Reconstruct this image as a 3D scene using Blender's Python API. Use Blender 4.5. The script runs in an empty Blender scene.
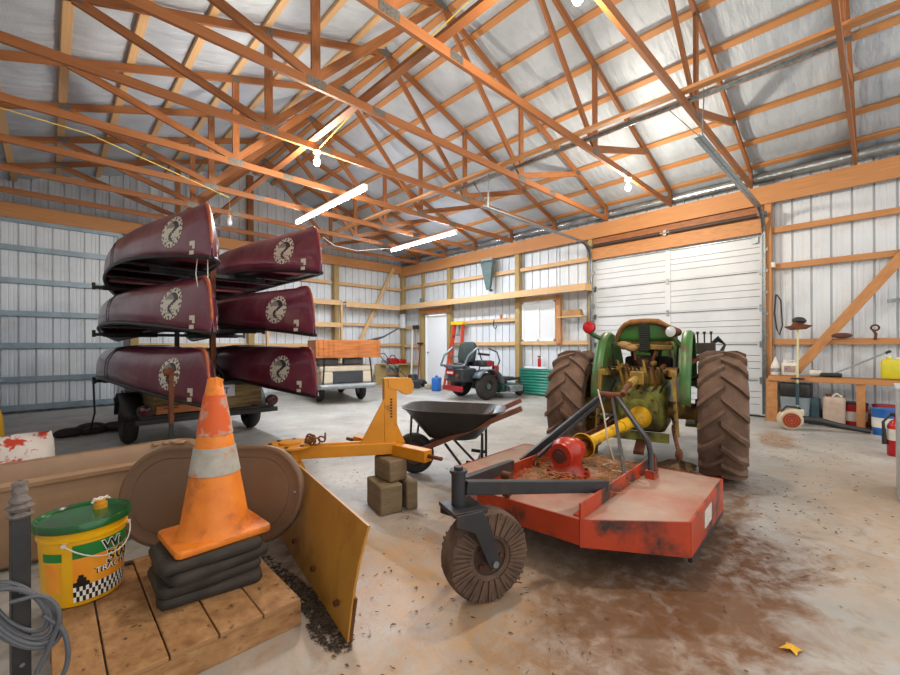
import bpy, bmesh, math, random
from mathutils import Vector, Matrix, Euler
random.seed(7)
S = bpy.context.scene
COL = S.collection
PI = math.pi
def V(*a): return Vector(a)

# ------------------------------------------------------------------ mesh collector
class B:
    def __init__(s): s.v = []; s.f = []; s.uv = []; s.mi = []
    def _add(s, vs, fs, uvs=None, mi=0):
        o = len(s.v); s.v += [tuple(p) for p in vs]
        for k, f in enumerate(fs):
            s.f.append([i + o for i in f]); s.uv.append(uvs[k] if uvs else None); s.mi.append(mi)
        return s
    def bar(s, p, q, w, h, up=(0, 0, 1), mi=0):
        p = V(*p); q = V(*q); d = q - p; L = d.length; d.normalize(); u = V(*up)
        if abs(d.dot(u)) > .98: u = V(0, 1, 0) if abs(d.y) < .9 else V(1, 0, 0)
        sd = d.cross(u).normalized(); u = sd.cross(d).normalized()
        c = [p + sd * (a * w / 2) + u * (b * h / 2) for a, b in ((-1, -1), (1, -1), (1, 1), (-1, 1))]
        vs = c + [x + d * L for x in c]
        o = random.random() * 40
        fs = []; uv = []; ac = [0, w, w + h, 2 * w + h, 2 * w + 2 * h]
        for i in range(4):
            j = (i + 1) % 4
            fs.append((i, j, j + 4, i + 4)); uv.append([(o, o + ac[i]), (o, o + ac[i + 1]), (o + L, o + ac[i + 1]), (o + L, o + ac[i])])
        fs += [(3, 2, 1, 0), (4, 5, 6, 7)]
        uv += [[(o, o), (o, o + w), (o + .02, o + w), (o + .02, o)]] * 2
        return s._add(vs, fs, uv, mi)
    def box(s, c, z, rz=0, mi=0):
        c = V(*c); x, y, h = z; R = Matrix.Rotation(rz, 3, 'Z')
        if x >= y and x >= h: a = R @ V(x / 2, 0, 0); return s.bar(c - a, c + a, y, h, (0, 0, 1), mi)
        if y >= x and y >= h: a = R @ V(0, y / 2, 0); return s.bar(c - a, c + a, x, h, (0, 0, 1), mi)
        a = V(0, 0, h / 2); return s.bar(c - a, c + a, x, y, R @ V(0, 1, 0), mi)
    def cyl(s, p, q, r, r2=None, n=20, caps=True, mi=0):
        return s.tube([p, q], [r, r if r2 is None else r2], n, caps=caps, mi=mi)
    def tube(s, pts, r, n=10, closed=False, caps=True, mi=0):
        pts = [V(*p) for p in pts]; m = len(pts)
        rs = r if isinstance(r, (list, tuple)) else [r] * m
        tg = []
        for i in range(m):
            a = pts[i - 1] if (i > 0 or closed) else pts[i]; b = pts[(i + 1) % m] if (i < m - 1 or closed) else pts[i]
            t = (b - a)
            tg.append(t.normalized() if t.length > 1e-9 else V(0, 0, 1))
        t0 = tg[0]; nrm = t0.orthogonal().normalized(); vs = []; 
        for i in range(m):
            t = tg[i]; nrm = (nrm - t * nrm.dot(t))
            nrm = nrm.normalized() if nrm.length > 1e-6 else t.orthogonal().normalized()
            bn = t.cross(nrm)
            for k in range(n):
                a = 2 * PI * k / n; vs.append(pts[i] + (nrm * math.cos(a) + bn * math.sin(a)) * rs[i])
        fs = []
        for i in range(m if closed else m - 1):
            for k in range(n):
                fs.append((i * n + k, i * n + (k + 1) % n, ((i + 1) % m) * n + (k + 1) % n, ((i + 1) % m) * n + k))
        if caps and not closed: fs += [tuple(range(n))[::-1], tuple((m - 1) * n + k for k in range(n))]
        return s._add(vs, fs, None, mi)
    def loft(s, rings, closed=True, caps=True, mi=0):
        n = len(rings[0]); m = len(rings); vs = [p for r in rings for p in r]; fs = []
        for i in range(m - 1):
            for k in range(n if closed else n - 1):
                fs.append((i * n + k, i * n + (k + 1) % n, (i + 1) * n + (k + 1) % n, (i + 1) * n + k))
        if caps: fs += [tuple(range(n))[::-1], tuple((m - 1) * n + k for k in range(n))]
        return s._add(vs, fs, None, mi)
    def lathe(s, prof, o=(0, 0, 0), ax=(0, 0, 1), n=32, mi=0):
        o = V(*o); ax = V(*ax).normalized(); a = ax.orthogonal().normalized(); b = ax.cross(a)
        vs = []; m = len(prof)
        for r, z in prof:
            for k in range(n):
                t = 2 * PI * k / n; vs.append(o + ax * z + (a * math.cos(t) + b * math.sin(t)) * max(r, 1e-5))
        fs = [(i * n + k, i * n + (k + 1) % n, (i + 1) * n + (k + 1) % n, (i + 1) * n + k) for i in range(m - 1) for k in range(n)]
        return s._add(vs, fs, None, mi)
    def prism(s, poly, vec, mi=0):
        p = [V(*a) for a in poly]; e = V(*vec); n = len(p)
        fs = [(i, (i + 1) % n, (i + 1) % n + n, i + n) for i in range(n)] + [tuple(range(n))[::-1], tuple(range(n, 2 * n))]
        return s._add(p + [a + e for a in p], fs, None, mi)
    def sphere(s, c, r, sc=(1, 1, 1), nu=20, nv=12, mi=0):
        c = V(*c); vs = []; 
        for i in range(nv + 1):
            for k in range(nu):
                a = PI * i / nv; t = 2 * PI * k / nu; q = max(math.sin(a), 1e-4)
                vs.append(c + V(r * sc[0] * q * math.cos(t), r * sc[1] * q * math.sin(t), r * sc[2] * math.cos(a)))
        fs = [(i * nu + k, (i + 1) * nu + k, (i + 1) * nu + (k + 1) % nu, i * nu + (k + 1) % nu) for i in range(nv) for k in range(nu)]
        return s._add(vs, fs, None, mi)
    def grid(s, fn, nu, nv, mi=0):
        vs = [fn(i / nu, j / nv) for j in range(nv + 1) for i in range(nu + 1)]
        fs = [(j * (nu + 1) + i, j * (nu + 1) + i + 1, (j + 1) * (nu + 1) + i + 1, (j + 1) * (nu + 1) + i) for j in range(nv) for i in range(nu)]
        return s._add(vs, fs, None, mi)
    def torus(s, c, ax, R, r, n=32, m=10, mi=0):
        prof = [(R + r * math.cos(2 * PI * k / m), r * math.sin(2 * PI * k / m)) for k in range(m + 1)]
        return s.lathe(prof, c, ax, n, mi)
    def build(s, name, mat, parent=None, bev=0, smooth=True, seg=2, solid=0, sub=0, ang=35):
        me = bpy.data.meshes.new(name); me.from_pydata(s.v, [], s.f)
        bm = bmesh.new(); bm.from_mesh(me)
        bmesh.ops.remove_doubles(bm, verts=bm.verts, dist=2e-5) if not any(s.uv) else None
        bmesh.ops.recalc_face_normals(bm, faces=bm.faces) if not solid else None
        if any(u for u in s.uv):
            L = bm.loops.layers.uv.new('UVMap'); bm.faces.ensure_lookup_table()
            for f, u in zip(bm.faces, s.uv):
                for i, lp in enumerate(f.loops):
                    if u and i < len(u): lp[L].uv = u[i]
        bm.to_mesh(me); bm.free()
        mats = mat if isinstance(mat, (list, tuple)) else [mat]
        for m in mats: me.materials.append(m)
        if len(mats) > 1 and len(me.polygons) == len(s.mi):
            for p, i in zip(me.polygons, s.mi): p.material_index = i
        if smooth:
            me.shade_smooth(); me.set_sharp_from_angle(angle=math.radians(ang))
        o = bpy.data.objects.new(name, me); COL.objects.link(o)
        if parent: o.parent = parent
        if solid: md = o.modifiers.new('Solidify', 'SOLIDIFY'); md.thickness = solid; md.offset = 0
        if sub: md = o.modifiers.new('Subsurf', 'SUBSURF'); md.levels = sub; md.render_levels = sub
        if bev:
            md = o.modifiers.new('Bevel', 'BEVEL'); md.width = bev; md.segments = seg; md.limit_method = 'ANGLE'; md.angle_limit = math.radians(40)
        return o

def tag(o, label=None, cat=None, group=None, kind=None):
    if label: o['label'] = label
    if cat: o['category'] = cat
    if group: o['group'] = group
    if kind: o['kind'] = kind
    return o
def thing(name, label, cat, loc=(0, 0, 0), rz=0, group=None):
    o = bpy.data.objects.new(name, None); COL.objects.link(o); o.empty_display_size = .1
    o.location = loc; o.rotation_euler = (0, 0, rz)
    return tag(o, label, cat, group)
def dup(o, loc=None, rz=None, label=None, group=None, parent=None):
    c = o.copy(); COL.objects.link(c)
    if parent: c.parent = parent
    if loc is not None: c.location = loc
    if rz is not None: c.rotation_euler = (0, 0, rz)
    if label: c['label'] = label
    if group: c['group'] = group
    for ch in list(o.children): dup(ch, parent=c)
    return c

# ------------------------------------------------------------------ materials
def rgb(h):
    if isinstance(h, str):
        v = [int(h[i:i + 2], 16) / 255 for i in (0, 2, 4)]
        return tuple(x / 12.92 if x <= .04045 else ((x + .055) / 1.055) ** 2.4 for x in v) + (1,)
    return tuple(h) + (1,)
def M(name, c1, c2=None, sc=6, rough=.5, metal=0, bump=0, bsc=40, c3=None, sc3=3, thr=.58, soft=.08, uv=False, st=(1, 1, 1), spec=.5, emit=0, alpha=1, trans=0, coat=0, det=5, contrast=(.3, .7)):
    m = bpy.data.materials.new(name); m.use_nodes = True; nt = m.node_tree; N = nt.nodes; L = nt.links
    bs = N['Principled BSDF']
    bs.inputs['Roughness'].default_value = rough; bs.inputs['Metallic'].default_value = metal
    bs.inputs['Specular IOR Level'].default_value = spec
    bs.inputs['Coat Weight'].default_value = coat
    bs.inputs['Base Color'].default_value = rgb(c1)
    if trans: bs.inputs['Transmission Weight'].default_value = trans
    if alpha < 1: bs.inputs['Alpha'].default_value = alpha
    if emit: bs.inputs['Emission Color'].default_value = rgb(c1); bs.inputs['Emission Strength'].default_value = emit
    if c2 or bump or c3:
        tc = N.new('ShaderNodeTexCoord'); mp = N.new('ShaderNodeMapping'); mp.inputs['Scale'].default_value = st
        L.new(tc.outputs['UV' if uv else 'Object'], mp.inputs['Vector'])
    def noise(scale, detail=5):
        n = N.new('ShaderNodeTexNoise'); n.inputs['Scale'].default_value = scale; n.inputs['Detail'].default_value = detail; n.inputs['Roughness'].default_value = .6
        L.new(mp.outputs['Vector'], n.inputs['Vector']); return n
    cur = None
    if c2:
        n = noise(sc, det); r = N.new('ShaderNodeValToRGB'); r.color_ramp.elements[0].position = contrast[0]; r.color_ramp.elements[1].position = contrast[1]
        r.color_ramp.elements[0].color = rgb(c1); r.color_ramp.elements[1].color = rgb(c2)
        L.new(n.outputs['Fac'], r.inputs['Fac']); cur = r.outputs['Color']
    if c3:
        n = noise(sc3, 7); r = N.new('ShaderNodeValToRGB'); r.color_ramp.elements[0].position = thr - soft; r.color_ramp.elements[1].position = thr + soft
        L.new(n.outputs['Fac'], r.inputs['Fac']); mx = N.new('ShaderNodeMix'); mx.data_type = 'RGBA'
        L.new(r.outputs['Color'], mx.inputs['Factor'])
        if cur: L.new(cur, mx.inputs['A'])
        else: mx.inputs['A'].default_value = rgb(c1)
        mx.inputs['B'].default_value = rgb(c3); cur = mx.outputs['Result']
    if cur: L.new(cur, bs.inputs['Base Color'])
    if bump:
        n = noise(bsc, 6); b = N.new('ShaderNodeBump'); b.inputs['Strength'].default_value = bump; b.inputs['Distance'].default_value = .02
        L.new(n.outputs['Fac'], b.inputs['Height']); L.new(b.outputs['Normal'], bs.inputs['Normal'])
    return m

def wood(name, c1, c2, c3=None, rough=.6, ring=1.0, thr=.7):
    return M(name, c1, c2, sc=3.2 * ring, rough=rough, uv=True, st=(.9, 26, 1), bump=.12, bsc=6, c3=c3, sc3=5, thr=thr, soft=.05, contrast=(.3, .72))
W_TRUSS = wood('truss_timber', 'a66a3a', '7e4a24', '5a3418', rough=.55, thr=.72)
W_BEAM = wood('beam_timber', 'c58c56', 'a66f3f', '7a4b26', thr=.74)
W_PALE = wood('pale_timber', 'd9b586', 'bd9462', '94693c', thr=.74)
W_POST = wood('treated_post_timber', 'b09660', '8f7748', '6f5a34', thr=.72)
W_OLD = wood('weathered_board', 'b58a5a', '825832', '4a2f1a', rough=.75, thr=.64)
W_PLY = M('treated_plywood', 'a58f5e', '6d5733', sc=3, rough=.7, st=(1, 1, 9), det=8, contrast=(.35, .65))
W_CRATE = M('stained_crate_board', 'c77b3b', '9a5425', sc=3, st=(1, 1, 7), rough=.5)
PLATE = M('gusset_steel', '8d8a84', '5f5c58', sc=60, rough=.45, metal=.7)
SIDING = M('white_steel_siding', 'd9dee2', 'c6cdd2', sc=1.2, rough=.38, c3='b9b5ab', sc3=1.3, thr=.68, soft=.12)
STEELGIRT = M('blue_grey_steel', '97a9b3', '7f919c', sc=4, rough=.4, metal=.35)
GALV = M('galvanised_steel', 'a9b0b3', '7c8387', sc=25, rough=.35, metal=.85)
DOORW = M('white_door_paint', 'd2d6d9', 'c4c9cd', sc=2, rough=.35)
BLACK = M('black_metal', '1b1b1c', '2c2b2a', sc=12, rough=.45)
RUBBER = M('black_rubber', '1e1d1c', '34312e', sc=18, rough=.75, bump=.2, bsc=60)
GLASSFROST = None

# ------------------------------------------------------------------ camera
H = 1.2
cam = bpy.data.cameras.new('camera'); co = bpy.data.objects.new('camera', cam); COL.objects.link(co); S.camera = co
cam.sensor_width = 36; cam.sensor_fit = 'HORIZONTAL'; cam.lens = 36 * 414.5 / 900
cam.clip_start = .02
yaw = math.radians(45.93); roll = math.radians(-.254)
fw = V(math.cos(yaw), math.sin(yaw), 0); rt = V(math.sin(yaw), -math.cos(yaw), 0); up = V(0, 0, 1)
rt, up = math.cos(roll) * rt + math.sin(roll) * up, -math.sin(roll) * rt + math.cos(roll) * up
co.matrix_world = Matrix(((rt.x, up.x, -fw.x, 0), (rt.y, up.y, -fw.y, 0), (rt.z, up.z, -fw.z, H), (0, 0, 0, 1)))
cam.shift_y = 8.35 / 900

# ------------------------------------------------------------------ room
XS, YS, XL, YF = 8.56, 11.1, -1.16, -1.35      # siding planes; the front (behind the viewer) stands open
PK, ZH = 3.65, 5.55                              # ridge position, underside of top chords at the ridge
def zl(x): return ZH - .3333 * abs(x - PK)

def floor_mat():
    m = bpy.data.materials.new('stained_concrete'); m.use_nodes = True; nt = m.node_tree; N = nt.nodes; L = nt.links; bs = N['Principled BSDF']
    tc = N.new('ShaderNodeTexCoord')
    def noise(sc, det=6, dist=0):
        n = N.new('ShaderNodeTexNoise'); n.inputs['Scale'].default_value = sc; n.inputs['Detail'].default_value = det; n.inputs['Roughness'].default_value = .62; n.inputs['Distortion'].default_value = dist
        L.new(tc.outputs['Object'], n.inputs['Vector']); return n
    def ramp(src, a, b, c0=(0, 0, 0, 1), c1=(1, 1, 1, 1)):
        r = N.new('ShaderNodeValToRGB'); r.color_ramp.elements[0].position = a; r.color_ramp.elements[1].position = b
        r.color_ramp.elements[0].color = c0; r.color_ramp.elements[1].color = c1; L.new(src, r.inputs['Fac']); return r.outputs['Color']
    def mix(f, a, b):
        x = N.new('ShaderNodeMix'); x.data_type = 'RGBA'
        L.new(f, x.inputs['Factor'])
        L.new(a, x.inputs['A']) if not isinstance(a, tuple) else setattr(x.inputs['A'], 'default_value', a)
        L.new(b, x.inputs['B']) if not isinstance(b, tuple) else setattr(x.inputs['B'], 'default_value', b)
        return x.outputs['Result']
    def math_(op, a, b, clamp=False):
        x = N.new('ShaderNodeMath'); x.operation = op; x.use_clamp = clamp
        for i, q in enumerate((a, b)):
            if isinstance(q, (int, float)): x.inputs[i].default_value = q
            else: L.new(q, x.inputs[i])
        return x.outputs[0]
    base = ramp(noise(.9, 8, .6).outputs['Fac'], .32, .7, rgb('8f8d88'), rgb('bcbab5'))
    base = mix(ramp(noise(11, 9, 1.5).outputs['Fac'], .52, .66), base, rgb('a39c90'))
    base = mix(ramp(noise(5, 8, 1.2).outputs['Fac'], .56, .74), base, rgb('7c7870'))
    # brown soil trodden in beside the mower deck, blade and tractor: blobs with ragged edges
    rag = noise(3.2, 9, .8).outputs['Fac']; grain = ramp(noise(13, 9, .4).outputs['Fac'], .34, .60, (.45, .45, .45, 1), (1.15, 1.15, 1.15, 1))
    def blob(x, y, rx, ry, rz=0, w=.45):
        vs = N.new('ShaderNodeMapping'); vs.vector_type = 'TEXTURE'; vs.inputs['Location'].default_value = (x, y, 0); vs.inputs['Rotation'].default_value = (0, 0, rz); vs.inputs['Scale'].default_value = (rx, ry, 1)
        L.new(tc.outputs['Object'], vs.inputs['Vector'])
        ln = N.new('ShaderNodeVectorMath'); ln.operation = 'LENGTH'; L.new(vs.outputs['Vector'], ln.inputs[0])
        d = math_('ADD', ln.outputs['Value'], math_('MULTIPLY', math_('SUBTRACT', rag, .5), 1.5))
        return ramp(d, 1 - w, 1 + w * .4, (1, 1, 1, 1), (0, 0, 0, 1))
    for (x, y, rx, ry, rz, w, c, k) in BLOBS:
        f = math_('MULTIPLY', blob(x, y, rx, ry, rz, w), math_('MULTIPLY', grain, k), True)
        base = mix(f, base, rgb(c))
    sp = ramp(noise(38, 3).outputs['Fac'], .66, .72); patch = ramp(noise(1.3, 4).outputs['Fac'], .45, .62)
    base = mix(math_('MULTIPLY', math_('MULTIPLY', sp, patch), .75), base, rgb('5d4a36'))
    L.new(base, bs.inputs['Base Color'])
    L.new(ramp(noise(2.2, 5).outputs['Fac'], .35, .7, (.34, .34, .34, 1), (.62, .62, .62, 1)), bs.inputs['Roughness'])
    b = N.new('ShaderNodeBump'); b.inputs['Strength'].default_value = .25; b.inputs['Distance'].default_value = .01
    L.new(noise(60, 5).outputs['Fac'], b.inputs['Height']); L.new(b.outputs['Normal'], bs.inputs['Normal'])
    return m
# x, y, radius along, radius across, turn, edge softness, colour, strength
BLOBS = [(1.6, 1.3, 1.9, 1.6, .3, .8, 'b3885c', .6), (4.2, -.1, 2.6, .9, .1, .8, 'b0906c', .6), (2.5, .68, 1.0, .5, -.2, .4, '5e3c24', .95), (1.85, .62, .8, .5, -.5, .5, '6e4828', .9),
         (3.9, .95, .9, .4, .1, .5, '6f4c30', .75), (1.05, 2.1, .35, .95, .05, .6, '5c4630', .8), (1.3, 1.6, .5, .8, 0, .7, 'c9a070', .5),
         (6.6, .9, .7, .25, .2, .5, '8b6338', .7), (2.9, 2.2, .6, .4, 0, .7, '96704a', .45), (2.6, 1.3, 1.1, .9, .2, .5, '6b5a48', .6)]

def smooth_pts(pts, n=8):
    P = [V(*p) for p in pts]; P = [P[0] * 2 - P[1]] + P + [P[-1] * 2 - P[-2]]; out = []
    for i in range(1, len(P) - 2):
        a, b, c, d = P[i - 1:i + 3]
        for k in range(n):
            t = k / n; out.append(.5 * (2 * b + (c - a) * t + (2 * a - 5 * b + 4 * c - d) * t * t + (3 * b - a - 3 * c + d) * t ** 3))
    return out + [P[-2]]
fl = B().grid(lambda u, v: V(-1.2 + u * 9.9, -4 + v * 15.2, 0), 1, 1).build('floor', floor_mat())
tag(fl, 'pale concrete floor with brown soil stains', 'floor', kind='structure')

def ribs(L, zf, org, d, nrm, z0=0.0):
    """steel sheet: major ribs every 9 inches, two faint ones between; zf(s) = top height"""
    prof = []; s = 0; P = .2286
    while s < L:
        for a, dep in ((0, 0), (.004, .030), (.024, .030), (.028, 0), (.10, 0), (.106, .004), (.12, .004), (.126, 0), (.165, 0), (.171, .004), (.185, .004), (.191, 0)):
            if s + a <= L: prof.append((s + a, dep))
        s += P
    prof.append((L, 0)); o = V(*org); d = V(*d); nn = V(*nrm)
    return prof, o, d, nn
def sheet(b, L, zf, org, d, nrm, z0f=lambda s: 0):
    prof, o, d, nn = ribs(L, zf, org, d, nrm)
    vs = []
    for s, dep in prof:
        p = o + d * s + nn * dep
        vs.append(V(p.x, p.y, z0f(s))); vs.append(V(p.x, p.y, zf(s)))
    b._add(vs, [(2 * i, 2 * i + 2, 2 * i + 3, 2 * i + 1) for i in range(len(prof) - 1)])
# back wall: gable
b = B(); sheet(b, XS - XL, lambda s: zl(XL + s) + .185, (XL, YS, 0), (1, 0, 0), (0, 1, 0)); 
tag(b.build('wall_back', SIDING, smooth=False), 'white ribbed steel gable wall at the far end', 'wall', kind='structure')
# right wall, with holes for window, entry door and overhead door
DO = (1.35, 4.22, 3.0)      # overhead door y0,y1,top
WIN = (5.22, 6.16, 1.3, 2.26)
EN = (8.86, 9.82, 2.16)
b = B(); top = lambda s: 4.1
segs = [(YF - .0, DO[0], lambda s: 0, top), (DO[0], DO[1], lambda s: DO[2], top), (DO[1], WIN[0], lambda s: 0, top), (WIN[0], WIN[1], lambda s: 0, lambda s: WIN[2]), (WIN[0], WIN[1], lambda s: WIN[3], top),
        (WIN[1], EN[0], lambda s: 0, top), (EN[0], EN[1], lambda s: EN[2], top), (EN[1], YS, lambda s: 0, top)]
for y0, y1, z0, z1 in segs: sheet(b, y1 - y0, z1, (XS, y0, 0), (0, 1, 0), (1, 0, 0), z0)
tag(b.build('wall_right', SIDING, smooth=False), 'white ribbed steel side wall with the big door', 'wall', kind='structure')
b = B(); sheet(b, YS - YF, lambda s: 4.1, (XL, YF, 0), (0, 1, 0), (-1, 0, 0))
tag(b.build('wall_left', SIDING, smooth=False), 'white ribbed steel side wall beside the viewer', 'wall', kind='structure')

# roof lining: foil faced, sagging between the purlins
def roof_mat():
    m = M('foil_roof_lining', 'c0c8cf', 'a6b0b8', sc=1.5, rough=.5, metal=.1)
    nt = m.node_tree; N = nt.nodes; L = nt.links; bs = N['Principled BSDF']
    tc = N.new('ShaderNodeTexCoord'); n1 = N.new('ShaderNodeTexNoise'); n1.inputs['Scale'].default_value = 2.4; n1.inputs['Detail'].default_value = 4
    mp = N.new('ShaderNodeMapping'); mp.inputs['Scale'].default_value = (.7, 3.2, .7); L.new(tc.outputs['Object'], mp.inputs['Vector']); L.new(mp.outputs['Vector'], n1.inputs['Vector'])
    vo = N.new('ShaderNodeTexVoronoi'); vo.inputs['Scale'].default_value = 75; L.new(tc.outputs['Object'], vo.inputs['Vector'])
    b1 = N.new('ShaderNodeBump'); b1.inputs['Strength'].default_value = .7; b1.inputs['Distance'].default_value = .06; L.new(n1.outputs['Fac'], b1.inputs['Height'])
    b2 = N.new('ShaderNodeBump'); b2.inputs['Strength'].default_value = .25; b2.inputs['Distance'].default_value = .01; L.new(vo.outputs['Distance'], b2.inputs['Height']); L.new(b1.outputs['Normal'], b2.inputs['Normal'])
    L.new(b2.outputs['Normal'], bs.inputs['Normal']); return m
ROOF = roof_mat()
PURL = [-1.04, -.45, .14, .73, 1.32, 1.91, 2.5, 3.09, 3.54] + [3.80, 4.23, 4.82, 5.41, 6.0, 6.58, 7.17, 7.76, 8.32]
b = B()
xs = [XL - .2] + PURL[:9] + [PK]
def strip(xa, xb):
    # 4 cells between two purlins with a small sag
    def fn(u, v):
        x = xa + (xb - xa) * u; y = YF + (YS + .05 - YF) * v
        sag = .028 * math.sin(PI * u) * (1 + .5 * math.sin(y * 2.9 + xa * 5) * math.sin(y * 7.3))
        return V(x, y, zl(x) + .150 - sag)
    return fn
for xa, xb in zip(xs, xs[1:]): b.grid(strip(xa, xb), 4, 60)
xs = [PK] + PURL[9:] + [XS + .2]
for xa, xb in zip(xs, xs[1:]): b.grid(strip(xa, xb), 4, 60)
tag(b.build('ceiling', ROOF), 'silver foil lined pitched roof', 'roof', kind='structure')

tn = [0]
def trim(p, q, w, h, mat, label, upv=(0, 0, 1), bev=.003):
    tn[0] += 1
    return tag(B().bar(p, q, w, h, upv).build('trim_%d' % tn[0], mat, bev=bev), label, 'timber', kind='structure')
ordn = ['lowest', 'second', 'third', 'fourth', 'fifth', 'sixth', 'seventh', 'eighth', 'ninth']
for i, x in enumerate(PURL):
    side = -1 if x < PK else 1; k = i if side < 0 else 17 - i
    n = V(.3333 * (1 if side > 0 else -1), 0, 1).normalized()
    z = zl(x) + .093 / math.cos(math.atan(.3333)) + .019
    trim((x, YF, z), (x, YS, z), .089, .038, W_BEAM if side > 0 else W_PALE, '%s roof purlin up from the eave on the %s slope' % (ordn[k], 'left' if side < 0 else 'right'), n)
# eave beams
trim((8.38, YF, 3.63), (8.38, YS - .02, 3.63), .04, .30, W_BEAM, 'deep eave beam above the big white door')
trim((XL + .12, YF, 3.63), (XL + .12, YS - .1, 3.63), .04, .30, W_BEAM, 'eave beam on the left wall')
trim((XL + .2, 10.94, 3.70), (8.35, 10.94, 3.70), .04, .27, W_BEAM, 'gable beam across the far wall')
# posts
def post(x, y, z1, lab, w=.14, d=.14, mat=W_POST, z0=0): trim((x, y, z0), (x, y, z1), w, d, mat, lab)
post(8.46, 10.98, 3.48, 'corner post between far and right walls', .12, .12)
post(8.46, 10.0, 2.36, 'timber door post left of the entry door', .12, .12)
post(8.46, 9.95, 3.48, 'slim timber above the left of the entry door', .06, .09, z0=2.50)
post(8.46, 8.74, 3.48, 'timber post right of the entry door', .12, .13)
post(8.46, 6.27, 3.48, 'timber post left of the window', .12, .13)
post(8.43, 5.10, 2.36, 'reddish timber stud right of the window', .09, .12, W_BEAM, z0=1.24)
post(8.46, 1.24, 3.48, 'door post right of the big white door', .14, .09, W_BEAM)
post(8.46, 4.32, 3.48, 'door post left of the big white door', .14, .09, W_POST)
post(6.0, 10.98, 3.56, 'timber post on the far wall behind the canoes', .14, .14)
post(3.65, 10.98, 3.56, 'timber post at the middle of the far wall', .14, .14)
post(3.65, 10.98, 5.5, 'timber stud in the gable under the ridge', .14, .1, W_TRUSS, z0=3.84)
post(1.3, 10.98, 3.56, 'timber post right of the sliding door', .14, .14)
# wall girts
def girt_r(y0, y1, z, lab, mat=W_PALE, h=.09): trim((8.47, y0, z), (8.47, y1, z), .05, h, mat, lab)
girt_r(YF, 1.19, 3.05, 'upper girt on the wall right of the big door', W_BEAM)
girt_r(YF, 1.19, 2.46, 'second girt on the wall right of the big door', W_BEAM)
girt_r(YF, 1.19, 1.24, 'girt on the wall above the workbench', W_BEAM)
girt_r(4.37, 6.2, 3.08, 'upper girt above the window'); girt_r(6.34, 8.67, 3.08, 'upper girt behind the hanging scoop'); girt_r(8.81, 10.9, 3.1, 'upper girt above the entry door')
girt_r(6.34, 8.67, 1.86, 'girt right of the entry door under the long shelf'); girt_r(6.34, 8.67, 1.25, 'lower girt behind the red mower')
girt_r(4.37, 6.2, 1.26, 'window sill girt'); girt_r(5.16, 6.2, 2.33, 'window head timber')
girt_r(10.08, 10.9, 1.8, 'girt in the corner above the shovels'); girt_r(10.08, 10.9, 1.2, 'lower girt in the corner behind the shovels'); girt_r(10.08, 10.9, .62, 'lowest girt in the corner')
trim((8.42, 8.72, 2.28), (8.42, 10.06, 2.28), .09, .16, W_BEAM, 'timber lintel over the entry door')
def girt_b(x0, x1, z, lab, mat=W_PALE, h=.09): trim((x0, 11.0, z), (x1, 11.0, z), .05, h, mat, lab)
girt_b(6.08, 8.38, 3.05, 'upper girt on the far wall by the corner'); girt_b(6.08, 8.38, 1.86, 'middle girt on the far wall by the corner'); girt_b(6.08, 8.38, 1.24, 'lower girt on the far wall by the corner'); girt_b(6.08, 8.38, .3, 'lowest girt on the far wall by the corner')
for z, n_ in ((3.05, 'upper'), (2.44, 'second'), (1.85, 'third'), (1.24, 'lower')): girt_b(1.4, 5.9, z, '%s girt on the far wall behind the canoes' % n_)
trim((8.02, 10.90, 3.72), (6.55, 10.90, .95), .11, .035, W_PALE, 'diagonal brace on the far wall', (0, 1, 0))
trim((8.415, -.30, 2.50), (8.415, .93, .74), .13, .035, W_BEAM, 'diagonal brace on the wall above the workbench', (1, 0, 0))
# runners tying the trusses
trim((4.85, YF, 3.889), (4.85, YS - .1, 3.889), .09, .038, W_BEAM, 'long runner on the bottom chords toward the big door')
trim((2.47, YF, 3.889), (2.47, YS - .1, 3.889), .09, .038, W_TRUSS, 'long runner on the bottom chords near the ridge')
# header above the overhead door
trim((8.46, 1.30, 3.38), (8.46, 4.28, 3.38), .04, .22, W_TRUSS, 'dark board added as the shadow gap behind the spring shaft of the big white door')  # dark board added to stand in for the shadow between beam and header
trim((8.37, 1.30, 3.14), (8.37, 4.28, 3.14), .04, .24, W_BEAM, 'header board right above the big white door')
# skirt board
trim((8.50, YF, .10), (8.50, 1.19, .10), .04, .2, W_OLD, 'dark skirt board at the foot of the right wall')

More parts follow.
